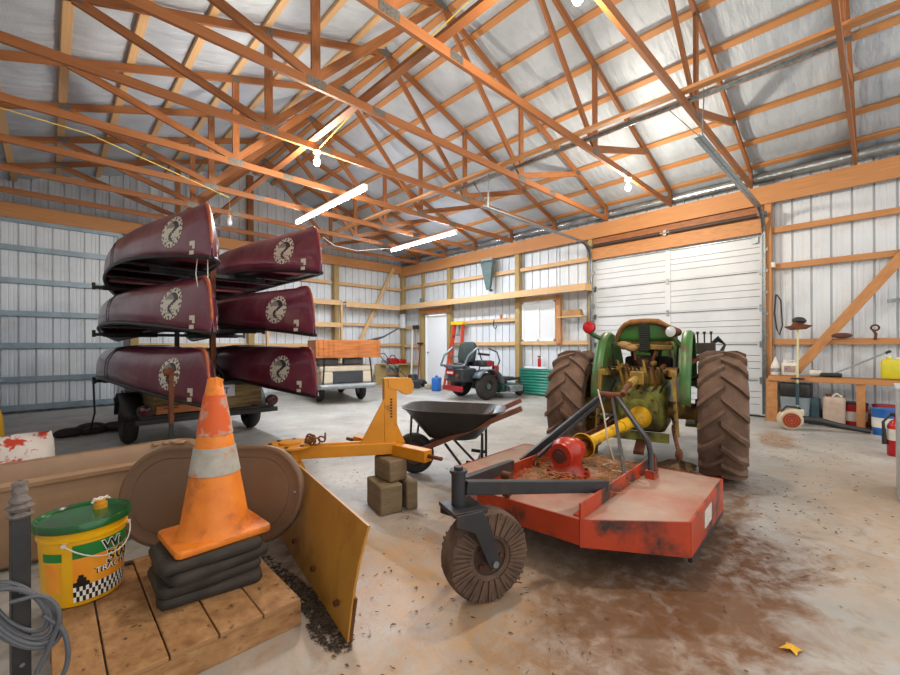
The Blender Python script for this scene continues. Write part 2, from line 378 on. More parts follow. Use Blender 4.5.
# ------------------------------------------------------------------ trusses
TY = [.22 + 1.231 * k for k in range(9)]
def make_truss():
    t = thing('roof_truss', 'x', 'roof truss', (0, 0, 0), 0, 'timber roof trusses')
    X0, X1 = -1.08, 8.37
    B().bar((X0, 0, 3.825), (X1, 0, 3.825), .038, .089).build('bottom_chord', W_TRUSS, t)
    c = .0445 / math.cos(math.atan(.3333))
    for s, xe in ((-1, X0), (1, X1)):
        B().bar((PK + s * .0, 0, zl(PK) + c), (xe, 0, zl(xe) + c), .038, .089).build('top_chord', W_TRUSS, t)
        j = PK + s * 1.72
        B().bar((j, 0, 3.87), (j, 0, zl(j)), .036, .089, (1, 0, 0)).build('web', W_TRUSS, t)
        o = PK + s * 3.48
        B().bar((j, .0, 3.88), (o, .0, zl(o) + .02), .034, .089).build('web', W_TRUSS, t)
        B().bar((j, .0, 3.88), (PK + s * .05, .0, ZH), .032, .089).build('web', W_TRUSS, t)
        B().bar((xe - s * .06, 0, 3.87), (xe - s * .06, 0, zl(xe - s * .06) + .01), .037, .1, (1, 0, 0)).build('heel_block', W_TRUSS, t)
        for (x, z, w, h) in ((j, 3.835, .2, .085), (o, zl(o) + .04, .13, .08), (j, zl(j) + .04, .1, .08), (PK + s * .97, 3.83, .16, .075) if s < 0 else (PK + s * 2.6, 3.83, .16, .075)):
            g = B()
            for q in (-1, 1): g.box((x, q * .0205, z), (w, .003, h))
            g.build('gusset_plate', PLATE, t)
    g = B()
    for q in (-1, 1): g.prism([(PK - .14, q * .0205, ZH), (PK + .14, q * .0205, ZH), (PK + .1, q * .0205, ZH + .07), (PK, q * .0205, ZH + .1), (PK - .1, q * .0205, ZH + .07)], (0, q * .002, 0))
    g.build('gusset_plate', PLATE, t)
    return t
T0 = make_truss()
tl = ['timber roof truss nearest the viewer, seen edge on', 'second timber roof truss from the viewer', 'timber roof truss carrying the bulb near the big door', 'fourth timber roof truss from the viewer', 'timber roof truss carrying the bulb over the canoes',
      'timber roof truss at the near end of the tube light over the canoes', 'seventh timber roof truss from the viewer', 'eighth timber roof truss from the viewer', 'last timber roof truss before the far gable wall']
for k, y in enumerate(TY):
    o = T0 if k == 0 else dup(T0)
    o.location = (0, y, 0); o['label'] = tl[k]
# ------------------------------------------------------------------ text and rounded helpers
def text_geo(body, size, bold=0):
    cu = bpy.data.curves.new('t', 'FONT'); cu.body = body; cu.size = size; cu.resolution_u = 3; cu.offset = bold
    o = bpy.data.objects.new('t', cu); COL.objects.link(o)
    me = bpy.data.meshes.new_from_object(o); bm = bmesh.new(); bm.from_mesh(me); bmesh.ops.triangulate(bm, faces=bm.faces); bmesh.ops.subdivide_edges(bm, edges=[e for e in bm.edges if e.calc_length() > size * .12], cuts=2); bmesh.ops.triangulate(bm, faces=bm.faces); bm.to_mesh(me); bm.free(); vs = [tuple(v.co) for v in me.vertices]; fs = [tuple(p.vertices) for p in me.polygons]
    bpy.data.objects.remove(o); bpy.data.curves.remove(cu); bpy.data.meshes.remove(me)
    return vs, fs
def text(b, body, size, fn, bold=0, mi=0):
    vs, fs = text_geo(body, size, bold); b._add([fn(v[0], v[1]) for v in vs], fs, None, mi); return b
def rrect(w, h, r, n=6):
    p = []
    for cx, cy, a0 in ((w / 2 - r, h / 2 - r, 0), (-w / 2 + r, h / 2 - r, 90), (-w / 2 + r, -h / 2 + r, 180), (w / 2 - r, -h / 2 + r, 270)):
        for k in range(n + 1):
            a = math.radians(a0 + 90 * k / n); p.append((cx + r * math.cos(a), cy + r * math.sin(a)))
    return p
def slab(b, w, d, h, r, o=(0, 0, 0), e=.012, jit=0, mi=0):
    """rounded slab with soft edges, its bottom at o"""
    rings = []; ox, oy, oz = o
    for ins, z in ((e, 0), (e * .3, e * .3), (0, e), (0, h - e), (e * .3, h - e * .3), (e, h)):
        rings.append([(ox + x + jit * math.sin(i * 1.3 + z * 60), oy + y + jit * math.cos(i * .9), oz + z + jit * .6 * math.sin(i * .8)) for i, (x, y) in enumerate(rrect(w - 2 * ins, d - 2 * ins, max(r - ins, .002)))])
    return b.loft(rings, mi=mi)

ORANGE = M('orange_cone_plastic', 'ee8a26', 'd8701a', sc=9, rough=.5, c3='9a5524', sc3=7, thr=.62, soft=.08)
COLLAR = M('worn_reflective_collar', 'b9b3a6', '9c958a', sc=14, rough=.6, c3='d2763a', sc3=18, thr=.66, soft=.04)
COLLAR2 = M('scuffed_reflective_collar', 'c7a993', 'a9867a', sc=30, rough=.6, c3='d5591c', sc3=9, thr=.5, soft=.03)
BUCKETY = M('yellow_bucket_plastic', 'f0b80c', 'd99a08', sc=4, rough=.35, c3='8a6a1c', sc3=5, thr=.7, soft=.1)
GREENL = M('green_lid_plastic', '186a2c', '125222', sc=7, rough=.2, c3='2c3a26', sc3=6, thr=.6, soft=.1)
GREENB = M('green_print', '1d7a34', rough=.4); ORPRINT = M('orange_print', 'f08a1c', 'f2a62a', sc=8, rough=.4); INK = M('black_ink', '14120f', rough=.4); WHITEI = M('white_ink', 'f0ede2', rough=.4)
TAN = M('tan_moulded_plastic', 'ad8c6c', '98785c', sc=3, rough=.42, c3='6e523c', sc3=2.5, thr=.68, soft=.12)
TAN2 = M('brown_tan_plastic', '74573f', '664b36', sc=3, rough=.42, c3='4c3826', sc3=3, thr=.66, soft=.12)
MUD = M('dusty_black_rubber', '211f1d', '41382f', sc=6, rough=.7, bump=.15, bsc=40)
YEL = M('yellow_implement_paint', 'd89018', 'c27c10', sc=4, rough=.42, c3='6e3c14', sc3=5, thr=.68, soft=.06)
YELD = M('scoured_yellow_blade', 'bd8a38', 'a06e28', sc=3, rough=.38, c3='6a4520', sc3=3.5, thr=.64, soft=.1)
GREASE_ = M('dark_decal', '2a1c10', rough=.5)
RUST = M('rusted_steel', '7a4526', '4d2c1a', sc=12, rough=.75, metal=.3, bump=.2, bsc=60)
BLOCKW = M('old_timber_block', '8d7a5e', '6d5c44', sc=5, rough=.8, bump=.2, bsc=25, st=(1, 1, 4))
TRAYM = M('black_tray_steel', '2a2827', '3b3532', sc=6, rough=.38, metal=.3, c3='6a4630', sc3=4, thr=.68)
HANDLE = M('brown_handle_wood', '7b4a34', '5e3526', sc=10, rough=.55, st=(1, 1, 1))

# pallet
pt = thing('wooden_pallet', 'low weathered wooden pallet under the traffic cone and yellow bucket', 'pallet', (0, 0, 0))
gx = [0, .137, .302, .46, .622, .78]
for a, c in zip(gx, gx[1:]):
    B().bar(((a + c) / 2, 1.735, .105), ((a + c) / 2, 2.66, .105), c - a - .006, .02).build('deck_board', W_OLD, pt, bev=.003)
for y in (1.755, 2.2, 2.64): B().bar((0, y, .0475), (.78, y, .0475), .034, .095).build('stringer', W_OLD, pt, bev=.003)

# black rubber slabs under the cone
slz = .115
for i, (dx, dy, a, lab) in enumerate(((.0, 0, -.14, 'lowest black rubber slab under the traffic cone'), (-.012, .01, -.02, 'second black rubber slab up under the traffic cone'), (.01, -.005, .10, 'third black rubber slab up under the traffic cone'), (-.01, .0, -.03, 'topmost black rubber slab, directly under the cone base'))):
    t = slab(B(), .41, .30, .052, .05, e=.02, jit=.004).build('rubber_slab', MUD); t.location = (.53 + dx, 2.15 + dy, slz); t.rotation_euler = (.0, .0, a); slz += .0485
    tag(t, lab, 'rubber slab', 'black rubber slabs stacked under the cone')
# cone
cn = thing('traffic_cone', 'tall worn orange traffic cone with grey collars on black slabs', 'traffic cone', (.565, 2.19, slz + .003), .05)
slab(B(), .40, .33, .034, .03, e=.01).build('base', ORANGE, cn)
def cr(z): return .150 - (.150 - .030) * (z - .03) / .71
B().lathe([(.168, .03), (cr(.04) + .006, .042), (cr(.08), .08), (cr(.4), .4), (cr(.735), .735), (.02, .742), (.018, .70)], n=40).build('cone_body', ORANGE, cn, ang=60)
B().lathe([(cr(.30) + .001, .298), (cr(.30) + .004, .30), (cr(.42) + .004, .42), (cr(.42) + .001, .422)], n=40).build('lower_collar', COLLAR, cn)['label'] = 'grey reflective collar'
B().lathe([(cr(.48) + .001, .478), (cr(.48) + .004, .48), (cr(.66) + .004, .66), (cr(.66) + .001, .662)], n=40).build('upper_collar', COLLAR2, cn)['label'] = 'pale reflective collar with orange scuffs'
B().prism([(-.01, -.036, .70), (.02, -.034, .70), (.028, -.036, .735), (-.004, -.033, .75)], (0, .003, 0)).build('torn_flap', ORANGE, cn)

# bucket
bk = thing('plastic_bucket', 'yellow plastic oil bucket with green lid on the pallet', 'bucket', (.11, 2.46, .116))
R0, R1 = .135, .152
def br(z): return R0 + (R1 - R0) * z / .34
B().lathe([(0, .004), (R0 - .008, .0), (R0, .006), (br(.275), .275), (br(.275) + .006, .279), (br(.285) + .006, .287), (br(.29), .292), (br(.315), .315), (br(.315) + .006, .32), (br(.33) + .006, .33), (br(.33), .34)], n=56).build('body', BUCKETY, bk, ang=50)
B().lathe([(R1 + .012, .318), (R1 + .016, .322), (R1 + .016, .345), (R1 + .012, .352), (R1 + .002, .352), (R1 - .004, .343), (.05, .342), (0.0, .343)], n=56).build('lid', GREENL, bk, ang=40)
lid_ = [c for c in bk.children if c.name.startswith('lid')][0]
sp = B().cyl((.06, .05, .342), (.06, .05, .365), .026).cyl((.06, .05, .365), (.06, .05, .378), .020)
sp.build('pour_spout', M('amber_spout', 'd8962c', rough=.3), lid_)
B().tube([(.03, .05, .37), (.038, .045, .39), (.06, .04, .383), (.085, .045, .393), (.095, .06, .378), (.06, .07, .385), (.03, .05, .37)], .004, 6).build('torn_seal', WHITEI, lid_)
def onb(a, z, off=.0012): q = math.radians(-92) + a; r = br(z) + off; return V(r * math.cos(q), r * math.sin(q), z)
def band(b, a0, a1, z0, z1, off=.0012, mi=0, n=30):
    b.grid(lambda u, v: onb(a0 + (a1 - a0) * u, z0 + (z1 - z0) * v, off), n, 1, mi=mi)
    return b
lb = B(); band(lb, -.26, 1.9, .205, .262, mi=0); band(lb, -.26, 1.9, .085, .205, mi=1); band(lb, -1.05, -.5, .2, .235, mi=0); band(lb, -1.0, -.55, .07, .19, mi=1)
nc = 30
for j in range(3):
    for i in range(nc):
        a = -.26 + 2.16 * i / nc; band(lb, a, a + 2.16 / nc, .022 + j * .022, .044 + j * .022, .0014, 2 if (i + j) % 2 else 3, 1)
band(lb, -.26, .1, .085, .105, .0016, 2, 6)
# small tractor silhouette on the label
for (a, z, r) in ((-.1, .098, .014), (.06, .094, .009)):
    lb._add([onb(a + r / R0 * math.cos(k * PI / 6), z + r * math.sin(k * PI / 6), .002) for k in range(12)], [tuple(range(12))], None, 2)
band(lb, -.17, .04, .103, .121, .002, 2, 4); band(lb, -.14, -.02, .121, .134, .0018, 2, 2)
tx = lambda a0, z0, off: (lambda x, y: onb(a0 + x / R0, z0 + y, off))
text(lb, 'TRACTOR', .034, tx(.22, .122, .0022), .0012, 2); text(lb, 'TRACTOR', .034, tx(.235, .124, .006), .0002, 3)
text(lb, '303', .075, tx(.52, .150, .0018), .0055, 3); text(lb, '303', .075, tx(.52, .150, .0034), .003, 2); text(lb, '303', .075, tx(.53, .152, .0062), -.0012, 4)
text(lb, 'Wi', .060, tx(.40, .212, .0022), .0035, 3); text(lb, 'Wi', .060, tx(.40, .212, .005), .0008, 2)
lb.build('label', [GREENB, ORPRINT, INK, WHITEI, BUCKETY], bk, smooth=False)['label'] = 'green and orange printed label with chequered band'
hp = []
for k in range(15):
    a = -.42 + 1.9 * k / 14; z = .272 - .075 * math.sin(PI * k / 14) - .0 * k; hp.append(onb(a, z, .012 + .02 * math.sin(PI * k / 14)))
B().tube(hp, .0028, 8).cyl(onb(-.42, .272, 0), onb(-.42, .272, .016), .008).cyl(onb(1.48, .272, 0), onb(1.48, .272, .016), .008).build('wire_handle', M('white_wire', 'd8d2c4', rough=.4), bk)

# tan tub
tb = thing('plastic_tub', 'long tan plastic tub lying behind the yellow bucket', 'tub', (0, 0, 0))
def tubring(x0, x1, y0, y1, r, z): 
    return [(x + (x0 + x1) / 2, y + (y0 + y1) / 2, z + .012 * math.sin(x * 1.2)) for x, y in rrect(x1 - x0, y1 - y0, r, 8)]
X0, X1_, Y0, Y1_ = -1.1, .80, 3.18, 3.74
B().loft([tubring(X0 + .10, X1_ - .12, Y0 + .08, Y1_ - .08, .10, .013), tubring(X0 + .05, X1_ - .07, Y0 + .04, Y1_ - .04, .14, .05), tubring(X0 + .02, X1_ - .03, Y0 + .02, Y1_ - .02, .16, .44), tubring(X0 - .01, X1_ + .01, Y0 - .015, Y1_ + .015, .18, .452),
          tubring(X0 - .015, X1_ + .015, Y0 - .02, Y1_ + .02, .18, .475), tubring(X0, X1_, Y0 - .005, Y1_ + .005, .17, .49), tubring(X0 + .04, X1_ - .05, Y0 + .04, Y1_ - .04, .14, .485), tubring(X0 + .06, X1_ - .08, Y0 + .06, Y1_ - .06, .13, .43), tubring(X0 + .1, X1_ - .14, Y0 + .10, Y1_ - .10, .1, .07)]).build('shell', TAN, tb, ang=50)
B().box((.56, 3.71, .487), (.035, .09, .02)).box((.62, 3.71, .487), (.03, .09, .02)).build('latch_rib', TAN, tb, bev=.006)
B().torus((.70, 3.66, .488), (0, 0, 1), .04, .012, 24, 8).build('drain_ring', TAN, tb)
# oval panel leaning on the tub
ov = thing('oval_panel', 'oval tan plastic panel leaning behind the traffic cone', 'panel', (.605, 2.525, .118), math.atan2(-.63, .705))
tilt = math.radians(14)
def ovp(x, z, d): return (x, d * math.cos(tilt) + z * math.sin(tilt), z * math.cos(tilt) - d * math.sin(tilt) + .006)
def ovring(w, h, r, d): return [ovp(x, y + .265, d) for x, y in rrect(w, h, r, 10)]
W_, H_ = 1.0, .53
B().loft([ovring(W_ - .03, H_ - .03, .24, .035), ovring(W_, H_, .255, .022), ovring(W_, H_, .255, -.004), ovring(W_ - .016, H_ - .016, .25, -.014), ovring(W_ - .04, H_ - .04, .245, -.016), ovring(W_ - .055, H_ - .055, .235, -.011), ovring(W_ - .15, H_ - .13, .19, -.012), ovring(W_ - .156, H_ - .136, .187, -.009), ovring(W_ - .162, H_ - .142, .183, -.012), ovring(W_ * .3, H_ * .2, .04, -.012)]).build('moulded_panel', TAN2, ov, ang=45)
B().sphere(ovp(.455, .27, -.012), .008).build('bolt_head', GALV, ov)
B().tube([(-.02, 2.61, .126), (.14, 2.62, .126), (.30, 2.60, .126)], .009, 8).build('black_rod', BLACK)
tag(bpy.data.objects['black_rod'], 'thin black rod lying on the pallet behind the slabs', 'rod')

# feed bags beyond the tub
BAGP = M('printed_feed_bag', 'e9e2da', 'd8cfc6', sc=4, rough=.45, c3='c8402c', sc3=9, thr=.54, soft=.02)
BAGY = M('yellow_bag', 'd8b23a', 'c79a2a', sc=5, rough=.5)
def bag(loc, rz, w, h, mat, lab):
    rings = []
    for i in range(9):
        f = i / 8; k = 1 - .25 * f ** 3; th = .16 * (1 - f ** 4) + .012
        rings.append([(w / 2 * k * math.cos(a) * (1 + .05 * math.sin(3 * a + i)), th * math.sin(a) * (1 + .12 * math.sin(5 * a + 2 * i)), h * f + .02 * f * math.sin(4 * a + i)) for a in [2 * PI * q / 28 for q in range(28)]])
    o = B().loft(rings).build('feed_bag', mat, ang=60); o.location = loc; o.rotation_euler = (0, 0, rz)
    return tag(o, lab, 'feed bag')
bag((-.17, 4.32, .0), .1, .46, .56, BAGP, 'red and white feed bag nearest the canoe trailer, behind the tan tub')
bag((-.62, 4.70, .0), -.3, .5, .60, BAGP, 'red and white feed bag left of its twin, cut by the photo edge')
bag((-.50, 5.35, .0), .2, .5, .64, BAGY, 'dull yellow bag behind the red and white feed bags')

# post with cable at the left edge
ps = thing('metal_post', 'black drilled metal post with tattered foam grip at far left', 'post', (-.064, 1.80, 0), .25)
B().box((0, 0, .355), (.042, .030, .71)).build('upright', BLACK, ps, bev=.003)
B().box((0, 0, .006), (.12, .1, .012)).build('foot_plate', BLACK, ps, bev=.002)
for z in (.12, .25, .36, .47): B().cyl((.0, -.0145, z), (.0, -.0165, z), .006).build('bolt_hole', GALV, ps)
gp = B(); pr_ = []
for i in range(14):
    f = i / 13; pr_.append(((.022 + .008 * math.sin(i * 2.1) * (1 if f < .6 else .3)) * (1.15 if f < .5 else .8), .69 + .105 * f))
gp.lathe([(.005, .69)] + pr_ + [(.004, .80)], n=18)
gp.build('foam_grip', M('tattered_grey_foam', '8f8680', '6a605a', sc=30, rough=.9, bump=.6, bsc=70), ps, ang=80)['label'] = 'tattered grey foam grip'
cb = B()
for k in range(4):
    pts = []; A_, Bz = .062 + .007 * k, .080 + .006 * k; cx, cz = .0 + .003 * k, .41 - .010 * k
    for i in range(33):
        a = 2 * PI * i / 32; x = A_ * math.cos(a); z = Bz * math.sin(a)
        pts.append((cx + x * .9 - z * .25, -.026 - .006 * k + (.012 if x < 0 else 0) * 0 - .012 * math.cos(a + k), cz + z - x * .55))
    cb.tube(pts, .0068, 8)
cb.tube(smooth_pts([(.05, -.04, .37), (.095, -.05, .30), (.10, -.06, .2), (.05, -.06, .11), (.02, -.09, .04), (-.05, -.14, .01), (-.15, -.16, .008)]), .0068, 8)
cb.tube(smooth_pts([(-.02, -.04, .44), (.05, -.045, .43), (.085, -.05, .36), (.06, -.055, .27), (.03, -.06, .2), (.0, -.08, .08), (-.08, -.1, .01)]), .0068, 8)
o = cb.build('cable_coil', M('grey_cable', '5d6066', '4a4c50', sc=10, rough=.45)); o.location = (-.064, 1.80, 0.02); tag(o, 'coil of grey cable hung on the black metal post', 'cable')

# ------------------------------------------------------------------ yellow blade implement
yb = thing('grader_blade', 'yellow tractor grader blade with mast, resting on timber blocks', 'grader blade', (0, 0, 0))
prof = [(.86, .0), (.868, .06), (.878, .13), (.893, .22), (.915, .31), (.942, .39), (.962, .445)]
Yn, Yf_ = 1.49, 3.12
shx = lambda y: .165 * (y - 1.5)
B()._add([(x + shx(y) + (.012 if q else 0), y, z) for y in (Yn, Yf_) for q in (0, 1) for x, z in prof],
         [f for f in sum([[(i, i + 1, i + 15, i + 14), (i + 7, i + 8, i + 22, i + 21)] for i in range(6)], [])] + [(0, 14, 21, 7), (6, 20, 27, 13)] + [(i, i + 7, i + 8, i + 1) for i in range(6)] + [(i + 14, i + 15, i + 22, i + 21) for i in range(6)]).build('moldboard', YELD, yb, ang=50)
B().bar((.886, Yn - .005, .09), (.886 + shx(Yf_), Yf_, .09), .014, .16, (.15, 0, 1)).build('cutting_edge', RUST, yb, bev=.002)
for y in (1.62, 1.95, 2.3, 2.65): B().cyl((.868 + shx(y), y, .10), (.852 + shx(y), y, .10), .013).build('edge_bolt', RUST, yb)
B().cyl((1.24, 2.93, .30), (1.24, 2.93, .52), .075, n=24).build('king_pin', YEL, yb)
B().cyl((1.24, 2.93, .49), (1.24, 2.93, .505), .17, n=36).build('swivel_plate', YEL, yb, bev=.002)
plate_ = [c for c in yb.children if c.name.startswith('swivel_plate')][0]
for k in range(8): a = k * PI / 4 + .2; B().cyl((1.24 + .135 * math.cos(a), 2.93 + .135 * math.sin(a), .505), (1.24 + .135 * math.cos(a), 2.93 + .135 * math.sin(a), .512), .014, n=10).build('index_hole', BLACK, plate_)
B().bar((1.30, 2.93, .345), (1.165, 2.93, .30), .22, .09).build('blade_bracket', YEL, yb, bev=.004)
B().bar((1.18, 2.96, .445), (1.92, 2.60, .420), .10, .085).build('beam', YEL, yb, bev=.004)
B().bar((1.35, 2.85, .49), (1.72, 2.69, .475), .025, .02).build('beam_rib', YEL, yb, bev=.002)
B().bar((1.84, 3.02, .415), (1.965, 2.26, .405), .085, .085).build('hitch_bar', YEL, yb, bev=.004)
B().cyl((1.965, 2.27, .405), (1.985, 2.14, .403), .014).build('hitch_pin', RUST, yb)
B().cyl((1.84, 3.01, .415), (1.82, 3.14, .416), .014).build('hitch_pin', RUST, yb)
e = V(.94, -.34, 0); mc = V(1.89, 2.625, 0)
def mp(a, z, c=0): p = mc + e * a + V(.34, .94, 0) * c; return (p.x, p.y, z)
B().bar(mp(0, .44), mp(0, .955), .10, .06, (.34, .94, 0)).build('mast', YEL, yb, bev=.004)
B().prism([mp(-.05, .80, -.03), mp(-.05, .46, -.03), mp(-.24, .46, -.03)], tuple(V(.34, .94, 0) * .02)).build('mast_gusset', YEL, yb, bev=.002)
B().prism([mp(.05, .60, -.03), mp(.05, .45, -.03), mp(.115, .45, -.03)], tuple(V(.34, .94, 0) * .02)).build('mast_gusset', YEL, yb, bev=.002)
for k in range(7): B().bar(mp(-.004, .66 + .022 * k, -.0305), mp(.012, .66 + .022 * k, -.0305), .002, .013).build('decal_letter', GREASE_, yb)
for c in (-.035, .035): B().prism([mp(-.02, .955, c), mp(-.02, .88, c), mp(.06, .86, c), mp(.12, .82, c), mp(.175, .83, c), mp(.185, .90, c), mp(.165, .95, c)], tuple(V(.34, .94, 0) * .012)).build('top_hitch_plate', YEL, yb, bev=.002)
ch = B()
for k in range(9):
    a = k * .7; c = V(1.30 + .035 * math.cos(a) + .012 * k, 2.78 + .03 * math.sin(a), .53 + .012 * (k % 3)); ch.torus(c, (math.sin(k * 2.1), math.cos(k * 1.7), .6 * (k % 2)), .024, .0065, 14, 6)
tag(ch.build('chain', M('rusty_yellow_chain', '9a5f20', '6d3f18', sc=20, rough=.6, metal=.4)), 'short rusty chain heaped on the yellow swivel plate', 'chain')
def block(c, s, rz, lab, tx=0):
    o = B().box((0, 0, s[2] / 2), s).build('timber_block', BLOCKW, bev=.012); o.location = c; o.rotation_euler = (0, tx, rz); return tag(o, lab, 'timber block')
block((1.79, 2.56, 0), (.17, .30, .205), -.25, 'big old timber block on the floor under the yellow hitch', 0)
block((1.945, 2.50, 0), (.09, .25, .205), -.25, 'narrow timber block on the floor right of the big one', 0)
block((1.855, 2.57, .207), (.15, .24, .158), -.10, 'old timber block wedged on top, touching the yellow hitch bar', 0)

# ------------------------------------------------------------------ wheelbarrow, local x = backwards along the handles
wb = thing('wheelbarrow', 'black steel wheelbarrow with brown wooden handles', 'wheelbarrow', (2.48, 3.05, 0), math.atan2(-.8, .6))
wb.scale = (.94, .94, .96)
wh = B().torus((0, 0, .20), (0, 1, 0), .15, .05, 36, 12).build('wheel_tire', RUBBER, wb, ang=60)
B().lathe([(.0, -.03), (.05, -.04), (.06, -.02), (.105, -.03), (.11, 0), (.105, .03), (.06, .02), (.05, .04), (0, .03)], (0, 0, .20), (0, 1, 0), 28).build('wheel_hub', M('dusty_hub', '6b4a38', '3b3230', sc=8, rough=.7), wh)
B().cyl((0, -.14, .2), (0, .14, .2), .01).build('axle', RUST, wb)
for s in (-1, 1): B().bar((-.06, s * .10, .19), (1.06, s * .29, .70), .042, .048).build('handle', HANDLE, wb, bev=.006)
def trk(z, x0, x1, w, xo=0): return [(x + (x0 + x1) / 2, y, z + .05 * max(0, -x / (x1 - x0)) * (z - .3) * 3) for x, y in rrect(x1 - x0, w, min(w, x1 - x0) * .33, 8)]
tr = B(); out = [trk(.365, .22, .58, .28), trk(.38, .16, .64, .35), trk(.63, -.06, .88, .66), trk(.645, -.09, .91, .71), trk(.652, -.09, .91, .71), trk(.648, -.055, .875, .655), trk(.39, .19, .61, .32)]
tr.loft(out).build('tray', TRAYM, wb, ang=50)
for s in (-1, 1):
    B().tube([(.70, s * .235, .46), (.70, s * .25, .30), (.70, s * .25, .02), (.64, s * .25, .012), (.50, s * .22, .16), (.34, s * .17, .34)], .013, 8).build('leg', BLACK, wb)
    B().bar((.70, s * .25, .17), (.55, s * .225, .19), .02, .03).build('leg_brace', BLACK, wb)
    B().cyl((-.02, s * .115, .2), (.02, s * .19, .60), .011).build('tray_stay', BLACK, wb)
B().bar((.66, -.25, .20), (.66, .25, .20), .012, .035).build('cross_brace', BLACK, wb)

# ------------------------------------------------------------------ litter
rnd = random.Random(3)
def flakes(n, spots, size, z=0.004):
    b = B()
    for _ in range(n):
        x0, y0, rx, ry = rnd.choice(spots); a = rnd.random() * 6.28; q = rnd.random() ** .5
        x, y = x0 + rx * q * math.cos(a), y0 + ry * q * math.sin(a); L = size * (.5 + rnd.random() * 1.6); W = L * rnd.choice((.12, .35, .5)); r = rnd.random() * 6.28
        d = V(math.cos(r), math.sin(r), 0) * L / 2; e_ = V(-math.sin(r), math.cos(r), 0) * W / 2; c = V(x, y, z + rnd.random() * .003); h = V(0, 0, L * .12)
        b._add([c - d, c - d * .2 + e_ + h, c + d + h * .5, c + d * .1 - e_, c - d + V(0, 0, -.002), c + d - V(0, 0, .002)], [(0, 3, 2, 1), (0, 1, 2, 5, 4), (0, 4, 5, 2, 3)])
    return b
LEAF = M('dry_leaf_litter', '7a552e', '4d3520', sc=9, rough=.8)
tag(flakes(520, [(5.2, .55, 1.6, .45), (4.2, .4, 1.2, .4), (3.2, .3, 1.0, .5), (2.3, .9, .8, .7), (1.3, 1.3, .6, .6), (1.5, 2.0, .5, .9), (6.5, .6, 1.2, .5), (1.6, .7, .9, .5), (2.6, 3.6, 1, .9), (4.4, .1, 1.4, .5), (1.2, 1.4, .5, .5)], .012).build('leaf_litter', LEAF, smooth=False), 'scattered dry leaf bits on the concrete', 'leaf litter', kind='stuff')
tag(flakes(1500, [(.87, 1.95, .06, .35), (.86, 2.1, .06, .5), (.88, 1.75, .06, .25), (.84, 1.6, .07, .15)], .014).build('dirt_crumbs', M('dark_soil_crumbs', '4a3c2e', '2e251c', sc=14, rough=.9), smooth=False), 'dark soil and leaf crumbs between pallet and yellow blade', 'soil', kind='stuff')
o = B()._add([(0, -.035, .004), (.02, -.01, .012), (.035, .0, .004), (.012, .01, .014), (.0, .04, .004), (-.012, .01, .013), (-.035, .002, .004), (-.018, -.01, .011), (0, 0, .008)], [(i, (i + 1) % 8, 8) for i in range(8)]).build('fallen_leaf', M('bright_yellow_leaf', 'e8b62a', 'd09a1c', sc=30, rough=.6), smooth=False, solid=.001)
o.location = (2.09, .24, 0); o.rotation_euler = (0, 0, .6); o.scale = (1.1, 1.1, 1); tag(o, 'bright yellow leaf on the floor in the right foreground', 'leaf')
# ------------------------------------------------------------------ canoes on their trailer
MAROON = M('maroon_hull', '762a40', '5e2034', sc=2, rough=.3, c3='86545e', sc3=2.2, thr=.62, soft=.12, coat=.5)
SKID = M('worn_orange_skid_plate', 'c06a34', '8f3c28', sc=9, rough=.55)
SKID2 = M('maroon_skid_plate', '7a2430', '9a4a30', sc=5, rough=.45)
EMW = M('cream_emblem_print', 'd9d4c4', rough=.45); EMD = M('charcoal_emblem_print', '3a3338', rough=.45); EMG = M('grey_emblem_print', '8f8a88', rough=.45)
VINYL = M('black_vinyl_trim', '121214', rough=.4); REDSEAT = M('red_seat_webbing', 'b01c2c', '8c1424', sc=12, rough=.5)
HULLIN = M('dark_hull_inside', '2a1418', '1c1012', sc=4, rough=.6)
CL = 4.7
def cw(s): return .437 * (1 - abs(s) ** 2.3) ** .95 + .008
def cg(s): return .16 * (1 - s * s)
def ck(s):
    e = max(0, (abs(s) - .905) / .095); return .55 - .045 * s * s - .42 * e ** 3.4
def cp(s): return .58 + .42 * abs(s) ** 3
def hull_pt(y, th):      # th 0 at the left gunwale, pi at the right
    s = 2 * y / CL - 1; p = cp(s); c, n = math.cos(th), math.sin(th)
    return V(-math.copysign(abs(c) ** p, c) * cw(s), y, cg(s) + (ck(s) - cg(s)) * abs(n) ** p)
def hull_x(y, z):
    s = 2 * y / CL - 1; q = min(max((z - cg(s)) / (ck(s) - cg(s)), 0), 1); return cw(s) * max(0, 1 - q ** (2 / cp(s))) ** (cp(s) / 2)
